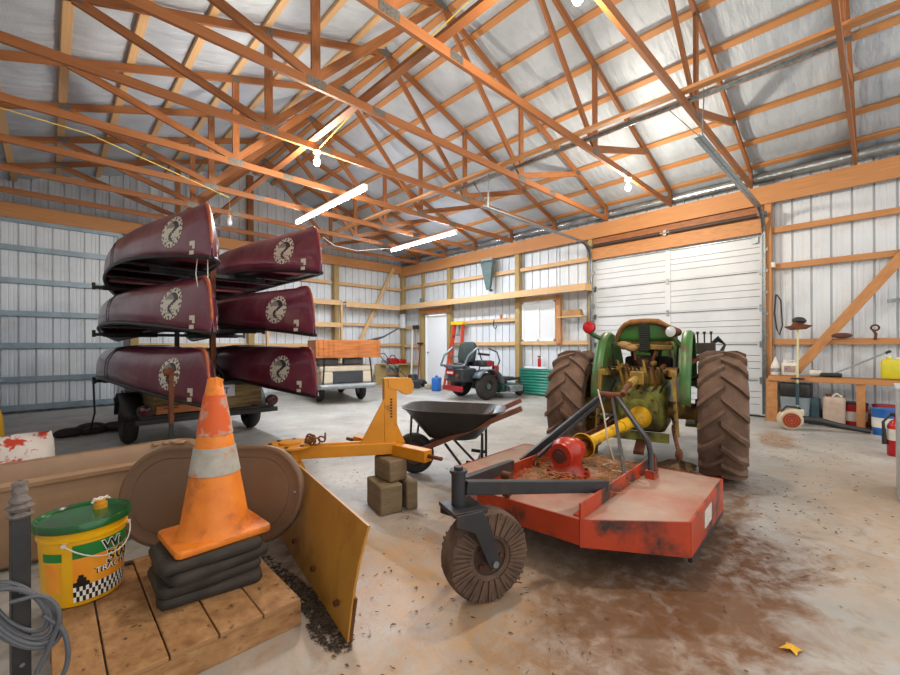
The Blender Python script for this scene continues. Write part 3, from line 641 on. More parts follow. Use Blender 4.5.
def make_canoe():
    t = thing('canoe', 'x', 'canoe', (0, 0, 0), 0, 'maroon canoes on the trailer')
    ys = sorted(set([CL / 2 - CL / 2 * math.cos(PI * i / 44) for i in range(45)] + [.01, .02, .04, .07, CL - .01, CL - .02, CL - .04, CL - .07]))
    n = 26
    b = B(); b.loft([[hull_pt(y, PI * k / n) for k in range(n + 1)] for y in ys], closed=False, caps=False)
    hull = b.build('hull', MAROON, t, solid=.008, ang=70)
    for sgn in (0, PI):
        pts = [hull_pt(y, sgn) for y in ys]; B().tube(pts, .017, 8).build('gunwale', VINYL, t)
    for y0 in (.05, CL - .45):
        B()._add([(-hull_x(y, cg(2 * y / CL - 1) + .001), y, cg(2 * y / CL - 1) + .003) for y in (y0, y0 + .2, y0 + .4)] + [(hull_x(y, cg(2 * y / CL - 1) + .001), y, cg(2 * y / CL - 1) + .003) for y in (y0 + .4, y0 + .2, y0)], [(0, 1, 2, 3, 4, 5)]).build('end_deck', VINYL, t, solid=.012)
    for y0, w in ((1.15, .24), (3.55, .24)):
        s = 2 * y0 / CL - 1; hw = cw(s) - .01
        B().box((0, y0, cg(s) + .06), (2 * hw * .92, w, .03)).build('seat', REDSEAT, t, bev=.008)
    for y0 in (1.75, 2.35, 3.0):
        s = 2 * y0 / CL - 1; hw = cw(s) - .005
        B().bar((-hw, y0, cg(s) + .01), (hw, y0, cg(s) + .01), .05, .022).build('thwart', VINYL, t)
    sk = B(); pts = []
    for k in range(12):
        y = [.006, .01, .018, .03, .05, .08, .12, .17, .23, .3, .36, .42][k]; pts.append(V(0, y - .003, ck(2 * y / CL - 1) + .002))
    B().tube(pts, [.008] + [.012] * 4 + [.017] * 5 + [.014, .006], 10).build('skid_plate', SKID, t)
    for sd in (-1, 1):
        e = B(); N_, Rr = 60, 9; Rd = .15; y0, z0 = .50, .285
        rad = [0, .12, .25, .38, .5, .62, .70, .76, .88, 1.0]
        def ep(r, a):
            y = y0 + Rd * r * math.cos(a); z = z0 + Rd * r * math.sin(a); return V(sd * (hull_x(y, z) + .0065), y, z)
        for i in range(9):
            for k in range(N_):
                a0, a1 = 2 * PI * k / N_, 2 * PI * (k + 1) / N_; rm = (rad[i] + rad[i + 1]) / 2; am = (a0 + a1) / 2
                px, py = -rm * math.cos(am), rm * math.sin(am)
                if i == 8: mi = 0 if (k % 3) else None
                elif i == 7: mi = 1 if (k * 7 % 5 in (0, 2)) else 0
                elif i == 6: mi = 0
                else:
                    mi = 0
                    w_ = .28 * math.sin(py * 5.5) + .15
                    if abs(px - w_) < .17 + .12 * py: mi = 1
                    elif py > .25 and px < w_: mi = 2
                    elif py < -.38 and math.sin(py * 30) > 0: mi = 2
                if mi is None: continue
                q = [ep(rad[i], a0), ep(rad[i + 1], a0), ep(rad[i + 1], a1), ep(rad[i], a1)]
                e._add(q if i else q[:1] + q[1:3], [(0, 1, 2, 3)] if i else [(0, 1, 2)], None, mi)
        e.build('emblem', [EMW, EMD, EMG], hull, smooth=False)['label'] = 'round cream emblem with ticked rim'
        st = B(); P = lambda y, z: V(sd * (hull_x(y, z) + .006), y, z)
        for (a, c, z1, z2) in ((.17, .235, .125, .165), (.17, .20, .095, .125), (.18, .235, .045, .08)): st._add([P(a, z1), P(c, z1), P(c, z2), P(a, z2)], [(0, 1, 2, 3)])
        st.build('registration_sticker', EMW, hull, smooth=False)
    for y0 in (2.02, 2.16):
        B().tube([hull_pt(y0 + .06 * math.sin(PI * k / 20), PI * k / 20) * 1 + V(0, 0, .004) for k in range(21)], .009, 6).build('tie_down_strap', VINYL, t)
    return t
C0 = make_canoe()
TX, TYY = 1.43, 5.62
rows = [(1.975, 'topmost maroon canoe in the left column of the trailer', 'topmost maroon canoe in the right column of the trailer'), (1.315, 'middle maroon canoe in the left column of the trailer', 'middle maroon canoe in the right column of the trailer'), (.665, 'lowest maroon canoe in the left column, behind the traffic cone', 'lowest maroon canoe in the right column, above the wooden box')]
first = True
for i, (z, la, lb_) in enumerate(rows):
    for cx, lab, dy, r_ in ((1.02, la, (.0, .0, .08)[i], (.025, .045, .05)[i]), ((2.06, 1.96, 2.03)[i], lb_, (.05, .0, .1)[i], (.0, .015, .0)[i])):
        o = C0 if first else dup(C0); first = False
        o.location = (cx, 4.02 + dy, z); o.rotation_euler = (0, 0, r_); o['label'] = lab
        if cx > 1.5:
            for c_ in o.children:
                if c_.name.startswith('skid_plate'): c_.material_slots[0].link = 'OBJECT'; c_.material_slots[0].material = SKID2
FRAME = M('black_trailer_paint', '1d1f20', '2c2a28', sc=8, rough=.5)
tr = thing('canoe_trailer', 'black canoe trailer with wooden box, posts and padded arms', 'trailer', (TX, TYY, 0))
for x in (-.5, .5): B().bar((x, -.02, .40), (x, 3.6, .40), .06, .09).build('frame_rail', FRAME, tr, bev=.004)
for y in (0, 1.2, 2.5): B().bar((-.72, y, .40), (.72, y, .40), .06, .07).build('cross_member', FRAME, tr, bev=.004)
B().bar((0, 3.4, .40), (0, 4.7, .42), .08, .08).build('tongue', FRAME, tr, bev=.004)
B().cyl((0, 4.6, .42), (0, 4.6, .0), .03).build('tongue_jack', GALV, tr)
B().bar((-.75, .88, .28), (.75, .88, .28), .05, .05).build('axle', FRAME, tr)
for y, nm in ((.0, 'rear'), (1.95, 'front')):
    B().bar((0, y, .40), (0, y, 2.22), .06, .06).build('mast', RUST if y == 0 else FRAME, tr, bev=.004)
    for z in (.746, 1.396, 2.056):
        zz = z + (.022 if y == 0 else 0)
        aw = .98 if y else .6
        B().bar((-aw, y, zz - .015), (aw, y, zz - .015), .045, .045).build('arm', FRAME, tr, bev=.004)
        for s in (-1, 1):
            B().cyl((s * aw, y, zz - .05), (s * aw, y, zz + .045), .02).build('arm_peg', FRAME, tr)
            B().cyl((s * .25, y, zz - .015), (s * (aw - .1), y, zz - .015), .034, n=12).build('arm_pad', RUBBER, tr)
    for s in (-1, 1): B().bar((s * .40, y + .2, .42), (s * .03, y + .06, 1.0), .035, .035).build('mast_brace', FRAME, tr)
# plywood box
for nm, c, s in (('box_panel', (0, .06, .60), (1.18, .02, .34)), ('box_panel', (0, 2.4, .60), (1.18, .02, .34)), ('box_panel', (-.58, 1.23, .60), (.02, 2.32, .34)), ('box_panel', (.58, 1.23, .60), (.02, 2.32, .34))):
    B().box(c, s).build(nm, W_PLY, tr, bev=.003)
B().box((0, 1.23, .445), (1.14, 2.3, .015)).build('box_floor', W_PLY, tr)
B().box((-.28, -.06, .50), (.6, .05, .09)).build('bumper_plank', W_CRATE, tr, bev=.004)
B().bar((-.76, -.02, .375), (.76, -.02, .375), .07, .055).build('rear_bar', FRAME, tr, bev=.004)
REDL = M('red_lamp_lens', '5c1018', '3c0a10', sc=20, rough=.2)
for s in (-1, 1):
    lh = B().cyl((s * .68, -.03, .50), (s * .68, -.085, .50), .072, n=28).build('lamp_housing', VINYL, tr)
    B().lathe([(0, .012), (.03, .012), (.056, .004), (.058, 0)], (s * .68, -.085, .50), (0, -1, 0), 28).build('lamp_lens', REDL, lh)['label'] = 'round red tail lamp lens'
    w = B().torus((s * .72, .88, .275), (1, 0, 0), .19, .085, 36, 12).build('tire', RUBBER, tr, ang=60)
    B().lathe([(0, -.07), (.05, -.07), (.06, -.02), (.12, -.01), (.13, -.06), (.14, .06), (.12, .02), (.05, .05), (0, .05)], (s * .72, .88, .275), (s, 0, 0), 28).build('wheel_rim', M('white_trailer_rim', 'c9cac8', rough=.4), w)
    fb = B(); ring = [(s * .72 + dx, .88 - .36 * math.cos(a), .275 + .36 * math.sin(a)) for dx in (-.11, .11) for a in [PI * (.05 + .9 * k / 12) for k in range(13)]]
    fb._add(ring, [(i, i + 1, i + 14, i + 13) for i in range(12)]); fb.build('fender', FRAME, tr, solid=.006)
PLT = M('white_plate', 'dcdce4', rough=.4); PUR = M('purple_print', '3c3276', rough=.4)
lp_ = B().box((.10, .045, .66), (.32, .004, .155)).build('licence_plate', PLT, tr, bev=.004)
pl = B(); text(pl, 'IAT', .1, lambda x, y: V(.05 + x * .95, .0415, .622 + y), .002); 
pl.build('plate_letters', PUR, lp_, smooth=False)
# white cords off the top canoe
tag(B().tube([(1.02, 4.15, 2.0), (1.015, 4.13, 1.80), (1.03, 4.12, 1.72), (1.0, 4.12, 1.69)], .003, 6).build('cord', WHITEI), 'thin white cord hanging beside the bow of the top left canoe', 'cord')
tag(B().tube([(.955, 4.22, 2.0), (.94, 4.21, 1.85), (.955, 4.20, 1.72), (.975, 4.2, 1.64), (.96, 4.2, 1.60)], .003, 6).build('cord', WHITEI), 'longer white cord hanging further back under the top left canoe', 'cord')
# rusty stake standing in front of the lowest canoe
sk = thing('steel_stake', 'rusty steel stake with sleeve standing before the lowest left canoe', 'stake', (.735, 4.12, 0))
B().box((0, 0, .01), (.22, .22, .02)).build('foot_plate', RUST, sk)
B().bar((0, 0, .02), (0, 0, .62), .03, .03).build('lower_tube', FRAME, sk)
B().bar((0, 0, .56), (0, 0, 1.03), .036, .036).build('sleeve', RUST, sk, bev=.004)
B().cyl((-.05, 0, .97), (.05, 0, .97), .012).build('cross_pin', RUST, sk); B().cyl((-.05, 0, .7), (.05, 0, .7), .012).build('cross_pin', RUST, sk)
B().box((-.02, 0, 1.0), (.07, .045, .04)).build('sleeve_cap', RUST, sk)
# straps and dark heap on the floor left of the trailer
hb = B(); rr = random.Random(5)
for k in range(9): a = rr.random() * 6; hb.sphere((.45 * math.cos(a) * rr.random(), .2 * math.sin(a), .04 + .03 * rr.random()), .11, (1.5, .8, .5), 14, 8)
o = hb.build('tarp_bundle', M('black_tarp', '1c1b1e', '3a2324', sc=5, rough=.7, bump=.5, bsc=9), ang=80); o.location = (.48, 7.7, 0); tag(o, 'crumpled black tarp bundle on the floor left of the trailer wheel', 'tarp')
tag(B().tube([(.44, 7.50, .72), (.445, 7.49, .5), (.45, 7.48, .3), (.40, 7.52, .03), (.25, 7.6, .015)], .012, 6).build('webbing_strap', VINYL), 'black webbing strap hanging from the trailer arm to the floor', 'strap')
# ------------------------------------------------------------------ rotary cutter
RED = M('orange_red_deck_paint', 'b8401e', '9c3014', sc=4, rough=.42, c3='3a2a24', sc3=5, thr=.56, soft=.07)
REDP = M('faded_deck_top', 'a8583c', '8f4a32', sc=3, rough=.5, c3='a58c7c', sc3=2.2, thr=.47, soft=.14)
REDG = M('bright_red_gearbox', 'b83018', '9c2612', sc=6, rough=.35, c3='5a2418', sc3=5, thr=.68)
DARKST = M('dark_grey_steel', '36373a', '2a2a2c', sc=8, rough=.45, metal=.3, c3='5a4232', sc3=4, thr=.68)
YPTO = M('yellow_shaft_guard', 'e6b41c', 'c7921a', sc=9, rough=.4, c3='5a4a22', sc3=6, thr=.66)
rc = thing('rotary_cutter', 'orange red rotary mower deck with gearbox and single tail wheel', 'rotary cutter', (2.65, 1.4485, 0), math.radians(4))
P_ = [(-.38, -.76), (-.72, -.33), (-.72, .33), (-.38, .76), (.52, .76), (.52, -.76)]
B().prism([(x, y, .296) for x, y in P_], (0, 0, .008)).build('deck_top', REDP, rc, bev=.002)
sk_ = B()
def skirt(p, q, z0a, z0b, name='side_skirt'):
    px, py = p; qx, qy = q; d = V(qx - px, qy - py, 0).normalized(); n = V(d.y, -d.x, 0) * .006
    B()._add([V(px, py, z0a) + n, V(qx, qy, z0b) + n, V(qx, qy, .306) + n, V(px, py, .306) + n, V(px, py, z0a) - n, V(qx, qy, z0b) - n, V(qx, qy, .306) - n, V(px, py, .306) - n], [(0, 1, 2, 3), (7, 6, 5, 4), (0, 4, 5, 1), (1, 5, 6, 2), (2, 6, 7, 3), (3, 7, 4, 0)]).build(name, RED, rc)
skirt(P_[0], P_[1], .125, .165, 'rear_skirt'); skirt(P_[1], P_[2], .175, .175, 'rear_skirt'); skirt(P_[2], P_[3], .165, .125, 'rear_skirt'); skirt(P_[3], P_[4], .12, .10); skirt(P_[4], P_[5], .22, .22, 'front_skirt'); skirt(P_[5], P_[0], .10, .125)
for s in (-1, 1):
    B().bar((-.36, s * .755, .115), (.52, s * .755, .095), .02, .05).build('skid_runner', DARKST, rc)
    B().bar((-.715, s * .33, .345), (.52, s * .33, .345), .012, .085).bar((-.69, s * .305, .308), (.52, s * .305, .308), .05, .01).build('deck_rib', RED, rc, bev=.002)
    B().bar((-1.25, .013 + s * .02, .535), (-.36, s * .325, .385), .045, .065).build('tail_beam', DARKST, rc, bev=.004)
    # a-frame
    B().tube([(.22, s * .40, .30), (.26, s * .39, .47), (.30, s * .36, .54), (.56, s * .05, .80)], .02, 8).build('a_frame_bar', DARKST, rc) if s < 0 else B().bar((-.08, .42, .33), (.56, .05, .80), .03, .05).build('a_frame_bar', DARKST, rc, bev=.003)
    B().box((.25, s * .40, .33), (.1, .06, .06)).build('hitch_lug', RED, rc, bev=.004)
    B().bar((-.05, s * .33, .35), (.53, s * .03, .78), .02, .02).build('stay_rod', DARKST, rc)
B().prism([(.785, -.14, .64), (.26, -.40, .36)] and [(.28, -.41, .35), (.34, -.41, .35), (.34, -.41, .42), (.28, -.41, .46)], (0, .02, 0)).build('lug_plate', RED, rc)
B().cyl((.56, -.09, .80), (.56, .09, .80), .028).build('apex_pin', RUST, rc)
B().box((-.70, .13, .37), (.04, .04, .12)).cyl((-.70, .10, .43), (-.70, .16, .43), .025).build('link_bracket', RUST, rc, bev=.004)
GO = set(rc.children)
g = B().cyl((0, 0, .305), (0, 0, .33), .15, n=28).lathe([(.12, .33), (.10, .36), (.09, .40), (.105, .44), (.11, .48), (.09, .53), (.05, .555), (0, .56)], n=28)
g.cyl((-.11, 0, .455), (.13, 0, .455), .08, n=28)
g.build('gearbox', REDG, rc, ang=50)
B().cyl((-.112, 0, .455), (-.125, 0, .455), .05, n=24).cyl((-.125, 0, .455), (-.135, 0, .455), .03, n=12).build('gearbox_cap', M('dark_cap', '5a2a20', '3c2420', sc=20, rough=.5), rc)
for k in range(8): a = k * PI / 4; B().cyl((.135 * math.cos(a), .135 * math.sin(a), .33), (.135 * math.cos(a), .135 * math.sin(a), .345), .011, n=6).build('flange_bolt', RUST, rc)
B().cyl((.15, 0, .455), (.24, .0, .46), .028).build('input_shaft', DARKST, rc)
for c_ in rc.children:
    if c_ not in GO: c_.data.transform(Matrix.Translation((-.06, .06, 0)))
p0, p1 = V(.16, .06, .458), V(1.28, -.03, .55); dv = p1 - p0
B().tube([p0 + dv * .10, p0 + dv * .62], .042, 14).build('shaft_guard', YPTO, rc)
B().tube([p0 + dv * .58, p0 + dv * .93], .052, 14).build('outer_shaft_guard', YPTO, rc)
B().lathe([(.088, 0), (.094, .004), (.075, .05), (.045, .10), (.043, .12), (.037, .12), (.068, .05), (.08, .004)], p0 + dv * .02, dv.normalized(), 28).build('guard_bell', YPTO, rc)
B().lathe([(.045, -.02), (.075, .03), (.098, .09), (.1, .12), (.092, .12), (.07, .03)], p0 + dv * .84, dv.normalized(), 28).build('guard_bell', YPTO, rc)
B().cyl(p0 + dv * .0, p0 + dv * .07, .035).build('universal_joint', RUST, rc)
# tail wheel: caster turned a little
n_before = set(rc.children)
twp = rc
LAM = M('laminated_old_tire', '6f5443', '43342a', sc=9, rough=.85, bump=.25, bsc=50)
tw = B(); ax = V(0, 1, 0); c0 = V(-1.10, -.0, .213)
pr2 = [(.085, -.05), (.10, -.058), (.20, -.055), (.21, -.04), (.213, -.02), (.213, .02), (.21, .04), (.20, .055), (.10, .058), (.085, .05), (.085, -.05)]
tw.lathe(pr2, c0, ax, 64)
# radial ply ridges
for k in range(46):
    a = 2 * PI * k / 46 + .03 * math.sin(k * 3); 
    for sd in (-1, 1):
        r1_, r2_ = .104, .200 + .006 * math.sin(k * 5.1)
        d = V(math.cos(a), 0, math.sin(a)); 
        tw.bar(c0 + d * r1_ + ax * (sd * .058), c0 + d * r2_ + ax * (sd * .056), .012, .014, ax)
tw.build('tire', LAM, twp, ang=40)
B().lathe([(0, -.075), (.03, -.075), (.032, -.05), (.045, -.045), (.088, -.042), (.092, -.03), (.092, .03), (.088, .042), (.045, .045), (.032, .05), (.03, .075), (0, .075)], c0, ax, 32).build('wheel_hub', M('dirt_caked_hub', '4e382c', '33261f', sc=12, rough=.85, bump=.2, bsc=40), twp)
for k in range(5): a = 2 * PI * k / 5; B().cyl(c0 + V(.06 * math.cos(a), -.043, .06 * math.sin(a)), c0 + V(.06 * math.cos(a), -.055, .06 * math.sin(a)), .009, n=6).build('hub_bolt', RUST, twp)
for s in (-1, 1): B().prism([(-1.29, s * .085, .45), (-1.16, s * .085, .455), (-1.12, s * .085, .38), (-1.065, s * .085, .20), (-1.08, s * .085, .175), (-1.12, s * .085, .18), (-1.20, s * .085, .36), (-1.29, s * .085, .40)], (0, s * .012, 0)).build('fork_plate', DARKST, twp, bev=.003)
B().box((-1.21, .01, .445), (.17, .18, .02)).build('fork_crown', DARKST, twp, bev=.003)
B().cyl((-1.10, -.11, .205), (-1.10, .11, .205), .015).build('axle', GALV, twp)
B().cyl((-1.227, .02, .45), (-1.227, .02, .605), .034, n=20).cyl((-1.227, .02, .605), (-1.227, .02, .62), .042, n=20).cyl((-1.227, .02, .62), (-1.227, .02, .635), .022, n=12).build('pivot_tube', DARKST, twp, bev=.002)
mt = Matrix.Translation((-1.164, -.057, 0)) @ Matrix.Rotation(math.radians(-24), 4, 'Z') @ Matrix.Translation((1.10, 0, 0))
for c_ in rc.children:
    if c_ not in n_before: c_.data.transform(mt)
for k, (x, y) in enumerate(((-.45, -.1), (.2, .3))): B().bar((x, y, .30), (x, y, .13), .05, .012).build('blade_mount', BLACK, rc)
B().bar((-.52, -.12, .13), (-.28, .10, .13), .09, .014).build('cutting_blade', BLACK, rc)
B().box((.02, -.7685, .22), (.19, .003, .10)).build('maker_plate', M('white_sticker', 'd8d2c8', 'b8aca0', sc=30, rough=.5), rc)
# straw on the deck
sw = B(); rs = random.Random(11)
e1, e2 = V(math.cos(math.radians(4)), math.sin(math.radians(4)), 0), V(-math.sin(math.radians(4)), math.cos(math.radians(4)), 0)
for k in range(520):
    u, v = rs.uniform(-.35, .4), rs.uniform(-.27, .28)
    if u * u + v * v < .03: continue
    a = rs.random() * 6.28; L = rs.uniform(.06, .2); z = .312 + rs.random() ** 2 * .05
    c = V(2.65, 1.4485, z) + e1 * u + e2 * v; d = V(math.cos(a), math.sin(a), rs.uniform(-.05, .12)); n = V(-d.y, d.x, 0)
    sw.tube([c, c + d * L * .5 + n * rs.uniform(-.02, .02), c + d * L + n * rs.uniform(-.03, .03)], .0022, 3, caps=False)
tag(sw.build('straw', M('dry_straw', 'b58a56', '8a6238', sc=12, rough=.8)), 'dry straw strewn over the middle of the orange red mower deck', 'straw', kind='stuff')
tag(B().tube([(3.03, 1.50, .86), (3.0, 1.44, .7), (2.98, 1.4, .5), (3.0, 1.36, .34), (2.9, 1.40, .325), (2.82, 1.28, .325), (2.86, 1.2, .325)], .006, 6).build('rope', M('pale_rope', 'c8bca8', rough=.7)), 'pale rope hanging from the hitch down onto the mower deck', 'rope')

# ------------------------------------------------------------------ tractor
GRN = M('faded_green_paint', '417a36', '2a5526', sc=4, rough=.42, c3='544426', sc3=5, thr=.57, soft=.1)
GRY = M('greasy_green_yellow_casting', '93913a', '62702e', sc=7, rough=.5, c3='3a2c1c', sc3=6, thr=.54, soft=.12)
TANY = M('dirty_yellow_casting', 'b08a34', '7a6228', sc=9, rough=.55, c3='4a3420', sc3=6, thr=.55, soft=.1)
TIRE = M('dusty_tractor_tire', '7d6250', '544033', sc=5, rough=.85, bump=.15, bsc=60)
YRIM = M('yellow_rim', 'b08c24', '7c6420', sc=6, rough=.5, c3='3a2c20', sc3=4, thr=.55)
GREASE = M('greasy_black_parts', '231f1b', '3a2e22', sc=10, rough=.55)
FOAM = M('torn_brown_foam', 'a8743a', '6f4624', sc=18, rough=.9, bump=.4, bsc=50)
CUSH = M('tan_yellow_cushion', 'b98f4a', '8e6a34', sc=14, rough=.8, c3='d0b890', sc3=8, thr=.65)
tk = thing('tractor', 'old green tractor seen from behind, facing the big white door', 'tractor', (4.245, 1.62, 0), math.radians(13))
def lug_tire(c, R, W, rin, n, parent, name='tire', out=1):
    c = V(*c); b = B(); h = W / 2; Rb = R - .035
    b.lathe([(rin, -h * .62), (rin + .02, -h * .75), (Rb - .12, -h * .98), (Rb - .04, -h * .92), (Rb - .008, -h * .7), (Rb, -h * .3), (Rb + .002, 0), (Rb, h * .3), (Rb - .008, h * .7), (Rb - .04, h * .92), (Rb - .12, h * .98), (rin + .02, h * .75), (rin, h * .62)], c, (0, 1, 0), 64)
    for side in (-1, 1):
        for k in range(n):
            a0 = 2 * PI * (k + (.5 if side > 0 else 0)) / n; segs = []
            for f in (0, .33, .66, 1.0):
                yy = side * h * (-.06 + 1.02 * f); rb = Rb - (.0 if f < .7 else .03 + .03 * (f - .7)); rt_ = R - (.0 if f < .9 else .028)
                a = a0 - .30 * f; wa = .042 if f < 1 else .05
                # trailing edge leans like real bar lugs
                ring = []
                for da, rr in ((-wa * 1.15, rb - .012), (wa * 1.15, rb - .012), (wa * .75, rt_), (-wa * .75, rt_)):
                    ring.append(c + V(-rr * math.cos(a + da), yy, rr * math.sin(a + da)))
                segs.append(ring)
            b.loft(segs)
    return b.build(name, TIRE, parent, ang=35)
RW = .573
for s in (1, -1):
    tire_ = lug_tire((0, s * .65, RW), RW, .37, .36, 17, tk, 'rear_tire')
    B().lathe([(.36, -.12), (.375, -.13), (.375, -.11), (.34, -.09), (.33, -.02), (.20, .02 * s), (.10, .03 * s), (.10, .05 * s), (0, .05 * s), (0, -.02 * s), (.19, -.0), (.33, -.03), (.345, .09), (.375, .11), (.375, .13), (.36, .12)], (0, s * .65, RW), (0, 1, 0), 36).build('rear_rim', YRIM, tire_)
    B().cyl((0, s * .12, RW), (0, s * .66, RW), .085, .07, n=18).cyl((0, s * .44, RW), (0, s * .47, RW), .12, n=18).build('axle_housing', TANY, tk)
    # fender: upright shell with a rolled lip
    arc = [math.radians(a) for a in range(8, 176, 8)]
    fb = B(); Rf = .74; vs = []; fy = .30 if s > 0 else -.345
    for a in arc: vs.append((-Rf * math.cos(a) * (1 if math.cos(a) < 0 else .72), fy, RW + Rf * math.sin(a)))
    base = [(.70, fy, RW + .12), (-.42, fy, RW + .12)]
    fb._add(base + vs[::-1] if False else vs + base, [tuple(range(len(vs) + 2))])
    lip = []; m = len(vs)
    for (x, y, z) in vs: lip += [(x, y, z), (x * 1.012, y + s * .02, z + .02), (x * 1.01, y + s * .06, z + .02), (x, y + s * .085, z + .0)]
    fb._add(lip, [(i * 4 + j, i * 4 + j + 1, i * 4 + j + 5, i * 4 + j + 4) for i in range(m - 1) for j in range(3)])
    fb.build('fender', GRN, tk, solid=.008, ang=45)
    # front wheels
    lug = B().torus((1.75, s * .58, .30), (0, 1, 0), .215, .085, 40, 12).build('front_tire', TIRE, tk, ang=60)
    B().lathe([(0, -.06), (.06, -.06), (.14, -.02), (.15, -.06), (.16, .06), (.14, .02), (.06, .06), (0, .06)], (1.75, s * .58, .30), (0, 1, 0), 28).build('front_rim', YRIM, lug)
    B().cyl((1.75, s * .1, .42), (1.75, s * .55, .32), .04).build('front_axle', GRY, tk)
    # lower links, lift links
    B().bar((-.10, s * .26, .42), (-1.05, s * .38, .40), .02, .06).build('lower_link', RUST, tk, bev=.003)
    B().sphere((-1.06, s * .38, .40), .045, (1, .6, 1)).build('link_ball', RUST, tk)
    B().bar((-.05, s * .22, .93), (-.48, s * .30, .95), .05, .06).build('lift_arm', TANY, tk, bev=.006)
    B().bar((-.48, s * .30, .97), (-.52, s * .33, .42), .028, .05, (1, 0, 0)).build('lift_link', TANY, tk, bev=.003)
    for z in (.47, .55, .63, .71): B().cyl((-.535, s * .31, z), (-.56, s * .31, z), .011, n=10).build('link_hole', GREASE, tk)
    B().bar((-.05, s * .45, .45), (.9, s * .42, .47), .18, .03).build('foot_rest', GRY, tk, bev=.004)
    B().tube([(-.02, s * .25, .50), (-.45, s * .33, .42)], .012, 6).build('check_chain', RUST, tk)
slab(B(), .60, .44, .42, .07, (-.02, 0, .40), .03).build('differential_case', GRY, tk, ang=50)
B().cyl((-.30, 0, .62), (-.36, 0, .62), .17, n=28).cyl((-.36, 0, .62), (-.385, 0, .62), .09, n=20).build('rear_cover', GRY, tk, bev=.003)
for k in range(8): a = k * PI / 4 + .2; B().cyl((-.36, .145 * math.cos(a), .62 + .145 * math.sin(a)), (-.378, .145 * math.cos(a), .62 + .145 * math.sin(a)), .014, n=6).build('cover_bolt', RUST, tk)
B().cyl((-.30, 0, .55), (-.42, -.0, .55), .03).build('pto_stub', GALV, tk)
slab(B(), .40, .36, .16, .05, (-.02, 0, .82), .02).build('hydraulic_case', TANY, tk, ang=50)
B().cyl((-.05, -.30, .94), (-.05, .30, .94), .045, n=18).build('rockshaft', TANY, tk)
B().bar((.25, 0, .60), (1.1, 0, .62), .36, .38).build('transmission', GRY, tk, bev=.03)
B().bar((1.05, 0, .68), (1.8, 0, .68), .40, .46).build('engine_block', GREASE, tk, bev=.02)
hd = B(); hr = [(-.24, .92), (-.25, 1.16), (-.2, 1.25), (-.08, 1.29), (.08, 1.29), (.2, 1.25), (.25, 1.16), (.24, .92)]
hd.loft([[(x, y * k, .92 + (z - .92) * k2) for y, z in hr] for x, k, k2 in ((.82, 1.0, 1.0), (1.0, 1.02, 1.0), (1.85, .96, .9), (1.95, .86, .8))]).build('hood', GRN, tk, ang=50)
B().cyl((1.3, .16, 1.2), (1.3, .16, 1.62), .022, n=14).build('exhaust_pipe', RUST, tk) if False else None
B().tube([(.72, 0, .9), (.62, 0, 1.12), (.58, 0, 1.2)], .02, 10).build('steering_column', GREASE, tk)
B().torus((.56, 0, 1.2), (-.45, 0, 1), .17, .013, 36, 8).build('steering_wheel', VINYL, tk)
B().box((.78, 0, 1.05), (.10, .40, .24)).build('dash_panel', GRN, tk, bev=.02)
# seat seen from behind
bk_ = B(); sr = []
for f in (0, .25, .5, .75, 1.0):
    z = 1.235 + .19 * f; hw = .262 * (1 - .22 * f ** 2.5); row = []
    for k in range(15):
        v = -1 + 2 * k / 14; row.append((.12 - .05 * (1 - v * v) - .03 * f, hw * v, z - .05 * abs(v) ** 3 * f))
    sr.append(row)
bk_.loft(sr, closed=False, caps=False).build('seat_back_shell', GRN, tk, solid=.012, ang=60)
fo = B(); pts = [(.135, -.27, 1.235), (.12, -.265, 1.30), (.09, -.215, 1.37), (.05, -.185, 1.395), (.035, -.12, 1.43), (.03, 0, 1.44), (.035, .12, 1.43), (.05, .18, 1.41), (.09, .225, 1.36), (.12, .262, 1.30), (.135, .27, 1.235)]
fo.tube(pts, [.02, .026, .03, .022, .03, .026, .03, .024, .03, .026, .02], 10); fo.build('torn_foam_rim', FOAM, tk, ang=70)
rb = B()
for k in range(13): rb.box((.04, 0, 1.15 + .0215 * k), (.05, .10, .013))
rb.box((.05, 0, 1.28), (.04, .085, .30)); rb.build('ribbed_boot', M('dark_ribbed_rubber', '23301f', '1a2018', sc=20, rough=.6), tk, bev=.003)
slab(B(), .42, .46, .09, .08, (.34, 0, 1.16), .03).build('seat_cushion', CUSH, tk, ang=60)
B().sphere((.12, .20, 1.20), .06, (1, 1.2, .8)).sphere((.10, .12, 1.17), .05, (1, 1.4, .8)).build('stuffing_lump', M('tan_stuffing', 'c7a070', 'a87c4c', sc=20, rough=.9), tk, ang=80)
B().bar((.10, .22, 1.19), (.10, -.25, 1.17), .06, .05).build('seat_frame', TANY, tk, bev=.008)
for s in (-1, 1):
    B().bar((.15, s * .13, 1.16), (.22, s * .11, .95), .03, .04).build('seat_leg', GREASE, tk)
    B().tube([(.1, s * .1, 1.14), (.02, s * .08, 1.05), (.12, s * .06, .98)], .014, 8).build('seat_spring', RUST, tk)
B().box((.42, 0, .96), (.25, .46, .24)).build('dark_filler_box', GREASE, tk, bev=.03)  # dark filler added for a dense, dark look; hides the hood behind
B().box((.2, 0, 1.02), (.2, .2, .14)).build('suspension_box', GREASE, tk, bev=.02)
